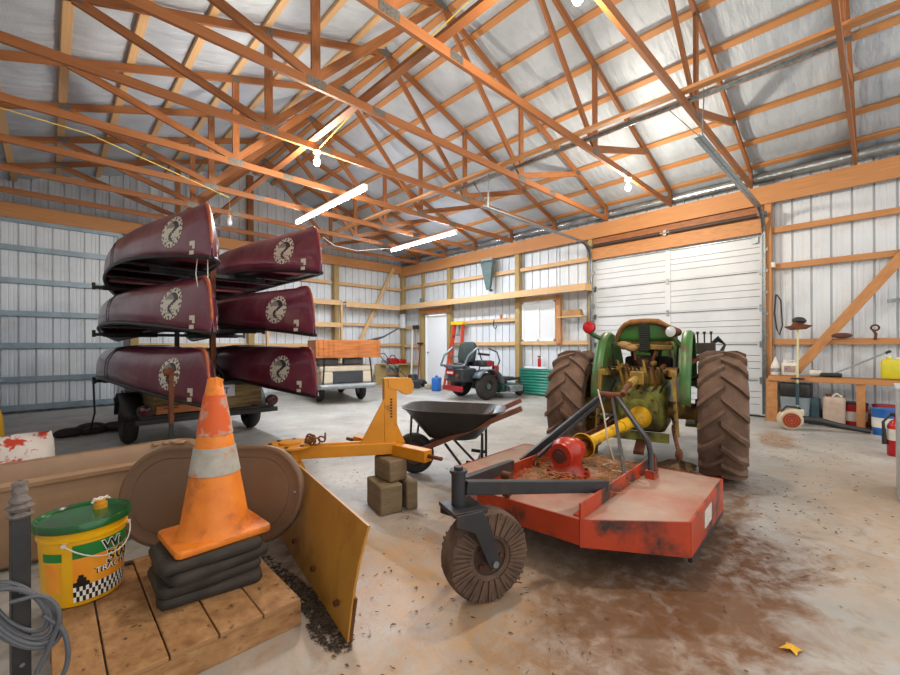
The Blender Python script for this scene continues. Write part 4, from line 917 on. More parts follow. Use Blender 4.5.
# lamps
B().tube([(-.16, .32, 1.24), (-.26, .42, 1.30), (-.30, .445, 1.33)], .022, 10).build('lamp_stalk', GRN, tk)
tlh = B().cyl((-.30, .45, 1.375), (-.345, .442, 1.375), .06, n=24).build('tail_lamp_housing', BLACK, tk)
B().lathe([(.056, 0), (.05, .014), (.03, .02), (0, .022)], (-.345, .442, 1.375), (-1, -.15, 0), 24).build('tail_lamp_lens', M('bright_red_lens', 'c8141c', 'a80c12', sc=20, rough=.15), tlh)['label'] = 'round red tail lamp'
B().lathe([(0, -.13), (.035, -.12), (.05, -.03), (.056, .0), (.053, .008)], (-.12, -.25, 1.325), (-.9, .45, .05), 24).build('work_lamp_shell', RUST, tk)
B().lathe([(.051, .004), (.03, .012), (0, .016)], (-.12, -.25, 1.325), (-.9, .45, .05), 24).build('work_lamp_lens', M('pale_lamp_glass', 'c9ced0', rough=.12), tk)
B().cyl((-.09, -.27, 1.27), (-.08, -.36, 1.15), .02).build('work_lamp_bracket', GRN, tk)
# hydraulic valve and levers on the right
B().box((.66, -.50, 1.16), (.16, .20, .12)).build('valve_block', GREASE, tk, bev=.01)
for k in range(3): B().tube([(.60, -.44 - .06 * k, 1.2), (.58, -.44 - .06 * k, 1.30), (.57, -.44 - .06 * k, 1.335)], [.007, .007, .016], 8).build('valve_lever', BLACK, tk)
for k in range(3): B().tube([(.66, -.55, 1.2), (.63, -.62, 1.28 - .02 * k), (.6, -.68, 1.2), (.55, -.6 + .03 * k, .95), (.2, -.3, .8)], .012, 8).build('hydraulic_hose', VINYL, tk)
B().bar((.3, -.22, .9), (.62, -.50, 1.1), .04, .04).build('valve_bracket', RUST, tk)
# top link and drawbar
B().tube([(-.34, 0, .90), (-.95, -.0, .86), (-1.07, -.0, .815)], .022, 10).build('top_link', RUST, tk); B().cyl((-.5, 0, .892), (-.8, 0, .872), .034).build('top_link_barrel', TANY, tk)
B().bar((-.10, 0, .33), (-.75, -.06, .30), .08, .03).build('drawbar', RUST, tk, bev=.003)
B().box((-.38, 0, .90), (.1, .12, .12)).build('top_link_bracket', TANY, tk, bev=.01)
B().bar((-.33, .25, .36), (-.33, -.25, .36), .05, .08).build('drawbar_hanger', GRY, tk, bev=.004)
# pipes, remote couplers and levers that clutter the back
rr = random.Random(21)
for k in range(7):
    y = -.2 + .07 * k; B().tube([(-.22, y, .98), (-.30 - .02 * k % 3, y + .02, 1.0 + .03 * (k % 3)), (-.33, y - .02, .86 - .03 * (k % 2)), (-.30, y + .04, .74)], .011, 7).build('hydraulic_pipe', [GREASE, RUST, TANY][k % 3], tk)
for k, (y, z) in enumerate(((-.12, 1.03), (-.05, 1.04), (.16, 1.0), (-.2, 1.0))): B().cyl((-.2, y, z), (-.31, y, z), .024, n=12).cyl((-.31, y, z), (-.34, y, z), .016, n=12).build('remote_coupler', RUST if k % 2 else TANY, tk)
for k, y in enumerate((.28, -.28)): B().tube([(.05, y, .95), (.02, y * 1.05, 1.12), (-.02, y * 1.08, 1.2)], .01, 7).sphere((-.02, y * 1.08, 1.21), .022).build('quadrant_lever', GREASE, tk)
B().tube([(-.45, .3, .98), (-.30, .42, 1.02), (-.05, .36, 1.0)], .014, 7).build('lift_crank', RUST, tk)
B().bar((-.02, .36, .70), (.0, .36, 1.05), .015, .12, (1, 0, 0)).build('fender_bracket', RUST, tk); B().bar((-.02, -.36, .70), (.0, -.36, 1.05), .015, .12, (1, 0, 0)).build('fender_bracket', RUST, tk)
B().box((.15, -.52, .62), (.3, .1, .1)).build('brake_housing', M('rust_orange_casting', 'a8562a', '6f3a20', sc=8, rough=.6), tk, bev=.02)
# ------------------------------------------------------------------ doors and window
OD = thing('door_2', 'big white ribbed overhead door facing the tractor', 'door', (8.50, 0, 0)); OD['kind'] = 'structure'
for k in range(5):
    z0 = .004 + k * .60; b = B(); pf = []
    for z, d in ((0, 0), (.012, -.012), (.03, -.012), (.035, -.02), (.185, -.02), (.19, .0), (.20, .0), (.205, -.02), (.30, -.02), (.305, .0), (.315, .0), (.32, -.02), (.40, -.02), (.405, .0), (.415, .0), (.42, -.02), (.565, -.02), (.57, -.012), (.588, -.012), (.596, 0)): pf.append((d, z0 + z))
    b._add([(d, DO[0] - .05, z) for d, z in pf] + [(d, DO[1] + .05, z) for d, z in pf], [(i, i + 1, i + 1 + len(pf), i + len(pf)) for i in range(len(pf) - 1)])
    b.build('panel', DOORW, OD, solid=.012, smooth=False)
    for y in (DO[0] - .03, 2.78, DO[1] + .03): B().box((-.03, y, z0 + .298), (.022, .075 if y != 2.78 else .09, .585)).build('stile', DOORW, OD, bev=.002)
    if k:
        for y in (DO[0] - .01, 2.78, DO[1] + .01): B().box((-.048, y, z0), (.014, .05, .11)).build('hinge', GALV, OD)
        B().box((-.034, 2.785, z0 - .002), (.004, 2.78, .009)).build('section_seam', GREASE, OD)
B().box((-.05, 1.42, 2.93), (.02, .09, .1)).build('top_bracket', GALV, OD)
B().box((-.036, 2.78, 3.0), (.03, 2.9, .03)).build('top_strut', GALV, OD, bev=.002)
B().bar((-.03, DO[0] - .05, .012), (-.03, DO[1] + .05, .012), .03, .024).build('bottom_seal', BLACK, OD)

def track(y, lab):
    t = thing('door_track', lab, 'door track', (0, y, 0), 0, 'steel door tracks')
    c = [(8.36, 0, .05), (8.36, 0, 2.95)] + [(8.36 - .38 * (1 - math.cos(a)), 0, 2.95 + .40 * math.sin(a)) for a in [PI / 2 * k / 8 for k in range(1, 9)]] + [(4.85, 0, 3.36)]
    for q in (-1, 1):
        b = B()
        for p, r in zip(c, c[1:]): b.bar((p[0], q * .022, p[2]), (r[0], q * .022, r[2]), .006, .045, (1, 0, .3))
        b.build('track_flange', GALV, t)
    b = B()
    for p, r in zip(c, c[1:]): b.bar((p[0] + .015, 0, p[2] + .012), (r[0] + .015, 0, r[2] + .012), .045, .006, (1, 0, .3))
    b.build('track_web', GALV, t)
    B().bar((4.98, 0, 3.38), (4.98, -.02, 3.90), .035, .004).build('hanger', GALV, t); B().bar((4.98, 0, 3.38), (5.06, .38, 3.90), .035, .004).build('hanger', GALV, t)
    b = B()
    for k in range(0): b.box((8.385, -.035, .3 + .35 * k), (.05, .03, .05))
    for k in range(8): B().box((8.39, -.035, .3 + .35 * k), (.05, .03, .05)).build('track_bracket', GALV, t)
    return t
track(1.29, 'steel door track right of the big white door, curving up overhead'); track(4.27, 'steel door track left of the big white door, curving up overhead')
ts = thing('torsion_shaft', 'dark spring shaft mounted above the big white door', 'spring shaft', (8.30, 2.78, 3.30))
B().cyl((0, -1.55, 0), (0, 1.58, 0), .0135, n=12).build('shaft', GALV, ts)
for y in (-.75, .75):
    s_ = B(); s_.tube([(0, y - .66, 0), (0, y + .66, 0)], .033, 14); s_.build('spring', M('dark_spring', '4a3a32', '2c2622', sc=50, rough=.6, st=(1, 60, 1)), ts)
B().box((.03, 0, 0), (.06, .05, .10)).build('centre_bearing', GALV, ts)
for y in (-1.52, 1.54): B().cyl((0, y - .02, 0), (0, y + .02, 0), .05, n=20).build('cable_drum', GALV, ts)
an = thing('perforated_angle', 'long perforated steel angle hung under the trusses along the door tracks', 'steel angle', (5.06, 0, 3.90))
B().bar((0, .15, 0), (0, 5.45, 0), .038, .004).build('flat_leg', GALV, an)
B().bar((.018, .15, -.018), (.018, 5.45, -.018), .004, .038).build('upright_leg', GALV, an)

WN = thing('window_1', 'white sliding window in the right wall', 'window', (8.50, 0, 0)); WN['kind'] = 'structure'
VIN = M('white_vinyl', 'eceeee', rough=.35)
y0, y1, z0, z1 = WIN
for p, q in (((-.02, y0, z0 + .02), (-.02, y1, z0 + .02)), ((-.02, y0, z1 - .02), (-.02, y1, z1 - .02)), ((-.02, y0 + .025, z0), (-.02, y0 + .025, z1)), ((-.02, y1 - .025, z0), (-.02, y1 - .025, z1)), ((-.02, (y0 + y1) / 2, z0), (-.02, (y0 + y1) / 2, z1))):
    B().bar(p, q, .05, .05).build('window_frame', VIN, WN, bev=.003)
def frosted():
    m = bpy.data.materials.new('frosted_glass'); m.use_nodes = True; nt = m.node_tree; N = nt.nodes; L = nt.links
    for n in list(N):
        if n.type != 'OUTPUT_MATERIAL': N.remove(n)
    t = N.new('ShaderNodeBsdfTranslucent'); t.inputs[0].default_value = (.9, .93, .95, 1); d = N.new('ShaderNodeBsdfDiffuse'); d.inputs[0].default_value = (.85, .87, .88, 1)
    g = N.new('ShaderNodeBsdfGlossy'); g.inputs['Roughness'].default_value = .1; mx = N.new('ShaderNodeMixShader'); mx.inputs[0].default_value = .78; m2 = N.new('ShaderNodeMixShader'); m2.inputs[0].default_value = .06
    L.new(t.outputs[0], mx.inputs[1]); L.new(d.outputs[0], mx.inputs[2]); L.new(mx.outputs[0], m2.inputs[1]); L.new(g.outputs[0], m2.inputs[2]); L.new(m2.outputs[0], N['Material Output'].inputs['Surface']); return m
FRO = frosted()
ym = (y0 + y1) / 2
B().box((.0, (y0 + ym) / 2, (z0 + z1) / 2), (.006, ym - y0 - .05, z1 - z0 - .06)).build('window_pane', FRO, WN); B().box((-.015, (y1 + ym) / 2, (z0 + z1) / 2), (.006, y1 - ym - .05, z1 - z0 - .06)).build('window_pane', FRO, WN)
D1 = thing('door_1', 'plain white entry door near the far corner', 'door', (8.50, 0, 0)); D1['kind'] = 'structure'
dl_ = B().box((-.01, 9.34, 1.08), (.044, .90, 2.10)).build('door_leaf', M('bright_door_paint', 'eef1f4', rough=.35), D1, bev=.003)
for y in (8.875, 9.805): B().box((-.02, y, 1.08), (.09, .035, 2.16)).build('door_jamb', VIN, D1)
B().sphere((-.07, 9.70, 1.0), .03).cyl((-.03, 9.70, 1.0), (-.06, 9.70, 1.0), .014).build('door_knob', GALV, dl_)
D3 = thing('door_3', 'wide sliding door of ribbed steel with blue grey rails', 'door', (0, 10.96, 0)); D3['kind'] = 'structure'
b = B(); sheet(b, 2.2, lambda s: 3.60, (-1.1, .04, 0), (1, 0, 0), (0, 1, 0), lambda s: .03); b.build('panel', SIDING, D3, smooth=False)
for z in (.10, .62, 1.24, 1.83, 2.43, 3.03, 3.54): B().bar((-1.1, 0, z), (1.1, 0, z), .035, .10).build('rail', STEELGIRT, D3, bev=.003)
for x in (-1.07, 1.07): B().bar((x, .005, .04), (x, .005, 3.6), .05, .035).build('side_stile', STEELGIRT, D3)

# ------------------------------------------------------------------ shelves on the walls
def shelf(name, lab, boards, mat=W_PALE):
    t = thing(name, lab, 'shelf', (0, 0, 0))
    for nm, p, q, w, h in boards: B().bar(p, q, w, h).build(nm, mat, t, bev=.003)
    return t
shelf('wall_shelf', 'long high timber shelf running along the right wall over window and entry door', [('front_board', (8.07, 4.25, 2.43), (8.07, 10.86, 2.43), .04, .15), ('shelf_top', (8.24, 4.25, 2.50), (8.24, 10.86, 2.50), .30, .02), ('end_board', (8.09, 4.27, 2.43), (8.37, 4.27, 2.43), .04, .14)])
shelf('wall_shelf', 'high timber shelf on the far wall meeting the corner post', [('front_board', (6.12, 10.60, 2.41), (8.04, 10.60, 2.41), .04, .15), ('shelf_top', (6.12, 10.77, 2.48), (8.04, 10.77, 2.48), .30, .02)])
t = shelf('shelf_rack', 'two tier timber shelf rack behind the right column of canoes', [('front_board', (3.9, 10.60, 2.43), (5.95, 10.60, 2.43), .04, .13), ('front_board', (3.9, 10.60, 1.80), (5.95, 10.60, 1.80), .04, .12), ('shelf_top', (3.9, 10.76, 2.50), (5.95, 10.76, 2.50), .28, .02), ('shelf_top', (3.9, 10.76, 1.86), (5.95, 10.76, 1.86), .28, .02), ('upright', (5.97, 10.60, .926), (5.97, 10.60, 2.5), .05, .09), ('upright', (3.92, 10.60, .926), (3.92, 10.60, 2.5), .05, .09)])
shelf('small_shelf', 'small timber shelf right of the window', [('shelf_top', (8.32, 4.40, 1.83), (8.32, 5.04, 1.83), .20, .03)])
o = B().prism([(8.25, 4.46, 1.846), (8.25, 4.92, 1.846), (8.25, 4.90, 1.97), (8.25, 4.5, 1.99)], (.14, 0, 0)).build('carton', M('brown_cardboard', 'b08a58', '98744a', sc=6, rough=.8), bev=.004); tag(o, 'low brown carton on the small shelf right of the window', 'carton')
# hanging scoop
sc_ = thing('metal_scoop', 'tapered grey green metal scoop hanging from the eave beam', 'scoop', (8.30, 7.10, 0))
SLATE = M('grey_green_enamel', '5a6e6c', '4a5c5a', sc=6, rough=.45)
B().loft([[(-.03, -.19, 3.44), (.03, -.19, 3.44), (.03, .19, 3.44), (-.03, .19, 3.44)], [(-.10, -.20, 3.36), (.04, -.20, 3.36), (.04, .20, 3.36), (-.10, .20, 3.36)], [(-.05, -.06, 2.66), (.03, -.06, 2.66), (.03, .06, 2.66), (-.05, .06, 2.66)]]).build('blade', SLATE, sc_, bev=.01)
B().bar((0, .30, 3.46), (0, -.14, 3.47), .03, .05).build('hanger_bar', GALV, sc_); B().sphere((-.03, -.1, 2.64), .05, (.6, 1.2, .7)).build('tip', BLACK, sc_)
W_BOX = M('white_enamel_box', 'dfe4e6', rough=.4)
o = B().box((8.36, 10.86, 2.02), (.10, .16, .46)).build('fuse_box', W_BOX, bev=.006); tag(o, 'narrow white electrical box on the corner post', 'electrical box')
o = B().box((8.385, 9.93, 2.62), (.06, .12, .14)).build('junction_box', M('grey_box', '6f7a72', rough=.6), bev=.005); tag(o, 'small grey junction box standing at the long shelf above the door', 'junction box')
# tools by the entry door
def tool(name, lab, cat, y, parts):
    t = thing(name, lab, cat, (8.40, y, 0))
    for nm, m, bb in parts: bb.build(nm, m, t)
    return t
BLK = BLACK
tool('shovel', 'black shovel hung blade up left of the entry door', 'shovel', 10.22, [('blade', BLK, B().box((-.02, 0, 1.80), (.03, .30, .12))), ('handle', W_BEAM, B().cyl((-.02, 0, .75), (-.02, 0, 1.75), .016, n=10))])
tool('rake', 'dark red rake leaning left of the entry door', 'rake', 9.98, [('head', BLK, B().box((-.03, 0, 1.28), (.04, .26, .06))), ('handle', M('dark_red_handle', '7a2a26', rough=.5), B().cyl((-.10, .06, .02), (-.03, 0, 1.28), .016, n=10))])
tool('wooden_pole', 'pale pole leaning in the far corner left of the shovel', 'pole', 10.42, [('shaft', WHITEI, B().bar((-.06, 0, 0), (.02, 0, 1.82), .05, .03))])
# push mower
pm = thing('push_mower', 'push mower with folded black handle left of the entry door', 'push mower', (7.55, 9.35, 0), math.radians(-60))
slab(B(), .52, .46, .14, .1, (0, 0, .10), .03).build('deck', M('dark_blue_grey', '33414c', '27323a', sc=6, rough=.5), pm); B().cyl((0, 0, .24), (0, 0, .38), .15, .13, n=24).build('engine', BLACK, pm, bev=.01)
for x in (-.24, .24):
    for y in (-.26, .26): B().cyl((x, y - .025, .10), (x, y + .025, .10), .10, n=20).build('wheel', RUBBER, pm)
B().tube([(-.2, -.2, .2), (-.85, -.2, .82), (-.98, -.18, .98), (-.98, .18, .98), (-.85, .2, .82), (-.2, .2, .2)], .013, 8).build('handle', BLACK, pm)
o = slab(B(), .26, .22, .36, .05, (0, 0, 0), .03).cyl((0, 0, .36), (0, 0, .41), .035).build('plastic_jug', M('blue_plastic', '2a6fc0', '1f58a0', sc=6, rough=.35)); o.location = (7.45, 8.22, 0); o.rotation_euler = (0, 0, .5); tag(o, 'blue plastic jug on the floor left of the red mower', 'jug')
o = slab(B(), .26, .22, .14, .05, (0, 0, 0), .03).build('stone_block', M('pale_stone', 'b0a890', '8f8874', sc=8, rough=.8)); o.location = (7.62, 8.68, 0); tag(o, 'small pale stone block beside the blue jug', 'block')
# ladder
ld = thing('step_ladder', 'red stepladder with yellow top leaning against the wall', 'ladder', (8.25, 8.22, 0))
LRED = M('red_fibreglass', 'd8401e', 'b83216', sc=9, rough=.45)
for s in (-1, 1):
    B().bar((-.28, s * .28, .0), (.04, s * .17, 1.80), .035, .07, (1, 0, 0)).build('side_rail', LRED, ld, bev=.003)
    B().bar((-.14, s * .25, .0), (.09, s * .16, 1.78), .025, .05, (1, 0, 0)).build('rear_rail', LRED, ld, bev=.003)
for k in range(1, 6): f = k / 6; B().bar((-.28 + .32 * f, -.28 + .11 * f, 1.80 * f), (-.28 + .32 * f, .28 - .11 * f, 1.80 * f), .07, .025).build('step', GALV, ld)
B().box((.05, 0, 1.83), (.18, .46, .09)).build('top_cap', M('yellow_cap', 'e0b422', rough=.45), ld, bev=.01)

# ------------------------------------------------------------------ zero turn mower
MB_ = M('dark_mower_frame', '23272b', '30343a', sc=8, rough=.45); MR = M('red_mower_panel', 'a01c26', '84141e', sc=6, rough=.35); MG = M('grey_mower_fender', '4a5158', '5c646a', sc=4, rough=.4); ROP = M('grey_roll_bar', '66727a', '515c64', sc=6, rough=.35, metal=.3)
zt = thing('ride_on_mower', 'dark ride on mower with red panels and lowered grey roll bar', 'mower', (7.02, 6.48, 0), -.14)
for s in (-1, 1):
    B().torus((0, s * .46, .30), (0, 1, 0), .19, .11, 40, 14).build('rear_tire', RUBBER, zt, ang=60)
    B().lathe([(0, -.08), (.06, -.08), (.07, -.03), (.15, -.04), (.17, -.10), (.17, .10), (.15, .04), (.07, .03), (.06, .08), (0, .08)], (0, s * .46, .30), (0, 1, 0), 28).build('rear_rim', MG, zt)
    fb = B(); n = 12; vs = []
    for k in range(n + 1): a = PI * (.02 + .80 * k / n); vs += [(.37 * math.cos(a), s * .28, .30 + .36 * math.sin(a)), (.39 * math.cos(a), s * .62, .30 + .38 * math.sin(a))]
    fb._add(vs, [(2 * i, 2 * i + 1, 2 * i + 3, 2 * i + 2) for i in range(n)]); fb.build('fender', MG, zt, solid=.02)
    B().box((.05, s * .36, .80), (.34, .18, .14)).build('side_console', MB_, zt, bev=.04); B().box((.12, s * .455, .80), (.22, .012, .11)).build('side_badge', MR, zt, bev=.003)
    B().tube([(-.45, s * .40, .70), (-.60, s * .43, .78), (-.50, s * .45, .98), (-.25, s * .46, 1.16)], .026, 10).build('roll_bar_arm', ROP, zt)
    B().tube([(.42, s * .30, .62), (.52, s * .32, .85), (.44, s * .32, 1.05), (.30, s * .18, 1.14)], .016, 8).build('steering_lever', BLACK, zt)
    B().torus((1.12, s * .36, .15), (0, 1, 0), .09, .055, 28, 10).build('front_caster_tire', RUBBER, zt, ang=60)
    B().cyl((1.12, s * .36 - .06, .15), (1.12, s * .36 + .06, .15), .045, n=16).build('caster_hub', MR, zt)
    B().box((1.12, s * .36, .33), (.1, .16, .03)).cyl((1.12, s * .36, .33), (1.12, s * .36, .45), .03).build('caster_fork', MB_, zt)
    B().bar((.2, s * .27, .38), (1.15, s * .33, .42), .06, .06).build('frame_rail', MB_, zt, bev=.005)
B().tube([(-.60, -.43, .78), (-.64, -.38, .76), (-.64, .38, .76), (-.60, .43, .78)], .026, 10).build('roll_bar_cross', ROP, zt)
B().box((-.36, 0, .55), (.42, .62, .30)).build('engine_block', MB_, zt, bev=.04)
B().cyl((-.36, 0, .70), (-.36, 0, .82), .20, .17, n=24).build('engine_shroud', BLACK, zt, bev=.02)
for y in (-.2, .2): B().cyl((-.5, y, .52), (-.5, y + .12, .52), .09, n=16).build('muffler', RUST if y < 0 else GALV, zt)
B().box((-.60, .0, .26), (.06, .72, .12)).build('rear_bumper', MR, zt, bev=.02); rbg = B().box((-.585, .10, .60), (.02, .30, .10)).build('rear_badge', MR, zt, bev=.003)
for k in range(5): B().box((-.597, .01 + .045 * k, .60), (.003, .028, .045)).build('badge_mark', WHITEI, rbg)
slab(B(), .50, .50, .12, .1, (.08, 0, .74), .04).build('seat_cushion', BLACK, zt); o = slab(B(), .48, .56, .12, .14, (0, 0, -.06), .04).build('seat_back', M('dark_green_seat', '33403c', '27332f', sc=6, rough=.6), zt); o.location = (-.18, 0, 1.05); o.rotation_euler = (0, math.radians(-80), 0)
for s in (-1, 1): B().bar((-.1, s * .30, 1.02), (.22, s * .30, .99), .07, .05).build('arm_rest', BLACK, zt, bev=.015)
DKG = M('dark_green_deck', '1f4a40', '17372f', sc=6, rough=.45)
B().prism([(.35, -.62, .16), (.95, -.55, .16), (1.0, 0, .16), (.95, .55, .16), (.35, .62, .16), (.28, 0, .16)], (0, 0, .16)).build('mowing_deck', DKG, zt, bev=.02)
B().box((.62, -.70, .24), (.40, .16, .14)).build('discharge_chute', GALV, zt, bev=.02); B().cyl((.6, -.3, .32), (.6, -.3, .40), .13, n=20).cyl((.6, .3, .32), (.6, .3, .40), .13, n=20).build('belt_cover', BLACK, zt)
B().box((.86, 0, .44), (.4, .5, .03)).build('foot_plate', BLACK, zt, bev=.005); B().box((.30, -.42, .62), (.14, .1, .26)).build('front_panel', MR, zt, bev=.02)
# green sheet, ledge, extinguisher
b = B(); vs = []; n = 36
for i in range(n + 1): z = .02 + .62 * i / n; vs.append((8.36 + .014 * math.cos(i * PI / 2.0), z))
b._add([(x, 5.0, z) for x, z in vs] + [(x, 6.16, z) for x, z in vs], [(i, i + 1, i + n + 2, i + n + 1) for i in range(n)])
tag(b.build('corrugated_sheet', M('green_corrugated_steel', '2f8a74', '23705e', sc=4, rough=.4), solid=.004), 'green corrugated steel sheet standing under the window', 'steel sheet')
o = B().box((8.375, 5.70, .675), (.09, .62, .035)).build('ledge_board', VIN, bev=.003); tag(o, 'white ledge board above the green corrugated sheet', 'board')
fe = thing('fire_extinguisher', 'small red fire extinguisher on the white ledge under the window', 'fire extinguisher', (8.375, 5.60, .693))
FRED = M('extinguisher_red', 'c01a20', 'a01218', sc=9, rough=.25)
B().lathe([(0, 0), (.04, 0), (.042, .01), (.042, .17), (.03, .20), (.014, .21), (.014, .23)], n=20).build('cylinder', FRED, fe); B().box((0, .01, .245), (.03, .07, .03)).build('valve', BLACK, fe)
for (y, c, lab) in ((6.65, WHITEI, 'white jar standing on the girt left of the window post'), (6.80, M('orange_cap', 'c8742a', rough=.5), 'orange can standing on the girt left of the window post')):
    o = B().cyl((8.42, y, 1.906), (8.42, y, 2.0), .032, n=14).build('tin_can', c); tag(o, lab, 'can')
o = B().tube([(8.44, 7.05, 1.88), (8.432, 7.05, 1.80), (8.432, 7.05, 1.70), (8.432, 7.0, 1.64), (8.432, 6.95, 1.70)], .014, 8).build('iron_hook', BLACK); tag(o, 'black iron hook hanging from the girt behind the mower', 'hook')

# ------------------------------------------------------------------ bench in the far corner
t = shelf('corner_bench', 'low bench in the far corner with plywood end', [('bench_top', (7.36, 10.73, .62), (8.36, 10.73, .62), .46, .04), ('end_panel', (7.38, 10.73, .0), (7.38, 10.73, .6), .40, .04), ('end_panel', (8.3, 10.73, .0), (8.3, 10.73, .6), .40, .04)], W_POST); t['category'] = 'bench'
cs_ = thing('chainsaw', 'red chainsaw lying on the low bench in the far corner', 'chainsaw', (7.8, 10.68, .642), .1)
B().box((0, 0, .09), (.34, .20, .18)).build('body', FRED, cs_, bev=.03); B().tube([(-.12, 0, .17), (-.06, 0, .26), (.08, 0, .26), (.14, 0, .17)], .016, 8).build('handle', BLACK, cs_); B().box((-.30, 0, .08), (.32, .01, .08)).build('guide_bar', GALV, cs_)
o = B().box((0, 0, .07), (.30, .16, .14)).build('tool_case', FRED, bev=.03); o.location = (8.16, 10.68, .643); tag(o, 'red tool case right of the chainsaw on the corner bench', 'case')
# bench behind the canoes with bottles
t = shelf('work_table', 'pale work table against the far wall behind the canoes', [('table_top', (3.2, 10.62, .90), (6.0, 10.62, .90), .5, .05)] + [('leg', (x, y, 0), (x, y, .88), .07, .07) for x in (3.25, 5.85) for y in (10.42, 10.82)]); t['category'] = 'table'
botc = [('3a3f6a', 'dark blue bottle on the far work table'), ('c8405a', 'pink bottle on the far work table'), ('23242c', 'black bottle on the far work table'), ('8f98a0', 'grey bottle on the far work table'), ('d8dadc', 'white bottle on the far work table')]
for k, (c, lab) in enumerate(botc):
    o = B().lathe([(0, 0), (.045, 0), (.048, .01), (.048, .16), (.018, .20), (.018, .24), (0, .24)], n=14).build('bottle', M('bottle_' + lab.split()[0], c, rough=.35)); o.location = (5.0 + .17 * k, 10.5, .926); tag(o, lab, 'bottle')
for k in range(4):
    o = B().lathe([(0, 0), (.03, 0), (.03, .12), (.012, .15), (.012, .18), (0, .18)], n=12).build('small_bottle', BLACK); o.location = (3.75 + .13 * k + .12 * (k > 1), 10.5, .926); tag(o, 'small black bottle on the far work table, seen below the middle right canoe', 'bottle', 'small black bottles on the far work table')

# ------------------------------------------------------------------ golf cart
gc = thing('golf_cart', 'pale golf cart with a wooden cargo crate on its back', 'golf cart', (4.50, 7.70, 0), -.243)
CRM = M('cream_cart_body', 'd8cdb8', 'c4b8a2', sc=3, rough=.4); DGR = M('dark_cart_panel', '3c4046', '2e3238', sc=5, rough=.5); SIL = M('silver_bumper', '9fa6aa', '84898d', sc=6, rough=.35, metal=.3)
for s in (-1, 1):
    for y, nm in ((.62, 'rear_tire'), (2.25, 'front_tire')):
        B().torus((s * .46, y, .23), (1, 0, 0), .155, .078, 32, 12).build(nm, RUBBER, gc, ang=60); B().cyl((s * .46 - .06, y, .23), (s * .46 + .06, y, .23), .12, n=20).build('wheel_cover', SIL, gc)
    B().tube([(s * .52, .02, .42), (s * .50, .02, .72), (s * .48, .06, .96)], .018, 8).build('crate_strut', BLACK, gc)
    B().box((s * .42, .20, .55), (.26, .36, .26)).build('corner_body', CRM, gc, bev=.04)
    B().bar((s * .56, 1.3, .75), (s * .54, 1.32, 1.75), .03, .03).build('seat_post', BLACK, gc) if False else None
B().tube([(-.60, .12, .36), (-.56, .0, .37), (0, -.04, .37), (.56, .0, .37), (.60, .12, .36)], .055, 12).build('rear_bumper', SIL, gc)
B().box((0, .12, .56), (.66, .2, .26)).build('rear_panel', DGR, gc, bev=.02); B().box((0, .30, .73), (1.16, .56, .13)).build('rear_deck', CRM, gc, bev=.04)
B().box((0, .9, .45), (1.1, 1.0, .3)).build('body_tub', CRM, gc, bev=.05); B().box((0, 1.7, .30), (1.1, 1.0, .08)).build('floor_pan', DGR, gc, bev=.02); B().box((0, 2.4, .55), (1.06, .5, .5)).build('front_cowl', CRM, gc, bev=.1)
B().box((0, 1.0, .78), (1.1, .5, .12)).build('seat_cushion', M('white_vinyl_seat', 'c9c6bd', rough=.5), gc, bev=.05)
for s in (-.28, .28): B().box((s, .62, .86), (.48, .10, .20)).build('seat_back', SIL, gc, bev=.05)
B().torus((-.28, 1.65, 1.0), (0, -.6, 1), .17, .016, 28, 8).build('steering_wheel', BLACK, gc); B().cyl((-.28, 1.65, 1.0), (-.28, 1.95, .6), .018).build('steering_column', BLACK, gc)
b = thing
for nm, c, s in (('crate_side', (0, -.06, 1.15), (1.36, .025, .36)), ('crate_side', (0, .72, 1.15), (1.36, .025, .36)), ('crate_end', (-.67, .33, 1.15), (.025, .76, .36)), ('crate_end', (.67, .33, 1.15), (.025, .76, .36)), ('crate_floor', (0, .33, .975), (1.36, .80, .025))): B().box(c, s).build(nm, W_CRATE, gc, bev=.003)
for x in (-.60, -.50, -.40, -.30, .22, .64): B().box((x, -.085, 1.15), (.045, .02, .36)).build('crate_batten', W_CRATE, gc, bev=.003)
o = B().tube([(5.05, 7.8, 1.30), (5.6, 8.0, 1.42), (6.15, 8.2, 1.62)], [.05, .02, .018], 8).build('black_rod', BLACK); tag(o, 'long black rod sticking up from the golf cart crate', 'rod')

# ------------------------------------------------------------------ right hand workbench and what is on it
t = shelf('workbench', 'rough timber workbench along the right wall', [('bench_top', (8.26, -1.3, .69), (8.26, 1.2, .69), .34, .035), ('front_rail', (8.105, -1.3, .658), (8.105, 1.2, .658), .035, .04), ('end_panel', (8.14, 1.16, 0), (8.14, 1.16, .67), .05, .14), ('leg', (8.13, .17, 0), (8.13, .17, .67), .04, .09), ('leg', (8.13, -1.1, 0), (8.13, -1.1, .67), .04, .09)], W_BEAM); t['category'] = 'workbench'
o = B().box((8.26, 0, .713), (.30, 2.3, .008)).build('bench_cover', W_OLD); 
o.parent = t
PW = M('milky_plastic', 'dedbd2', 'c9c5b8', sc=7, rough=.4)
bo = thing('oil_bottle', 'white cone topped bottle at the left end of the workbench', 'bottle', (8.25, 1.13, .718)); B().lathe([(0, 0), (.055, 0), (.06, .01), (.06, .14), (.05, .17), (.018, .25), (.012, .28), (0, .285)], n=20).build('body', PW, bo); B().cyl((0, 0, .05), (0, 0, .11), .0612, n=20, caps=False).build('label', M('faded_label', '6a6a78', 'a8a4a0', sc=30, rough=.5), bo)
jg = thing('plastic_jug', 'white jug with purple label on the workbench', 'jug', (8.25, .96, .718), .2)
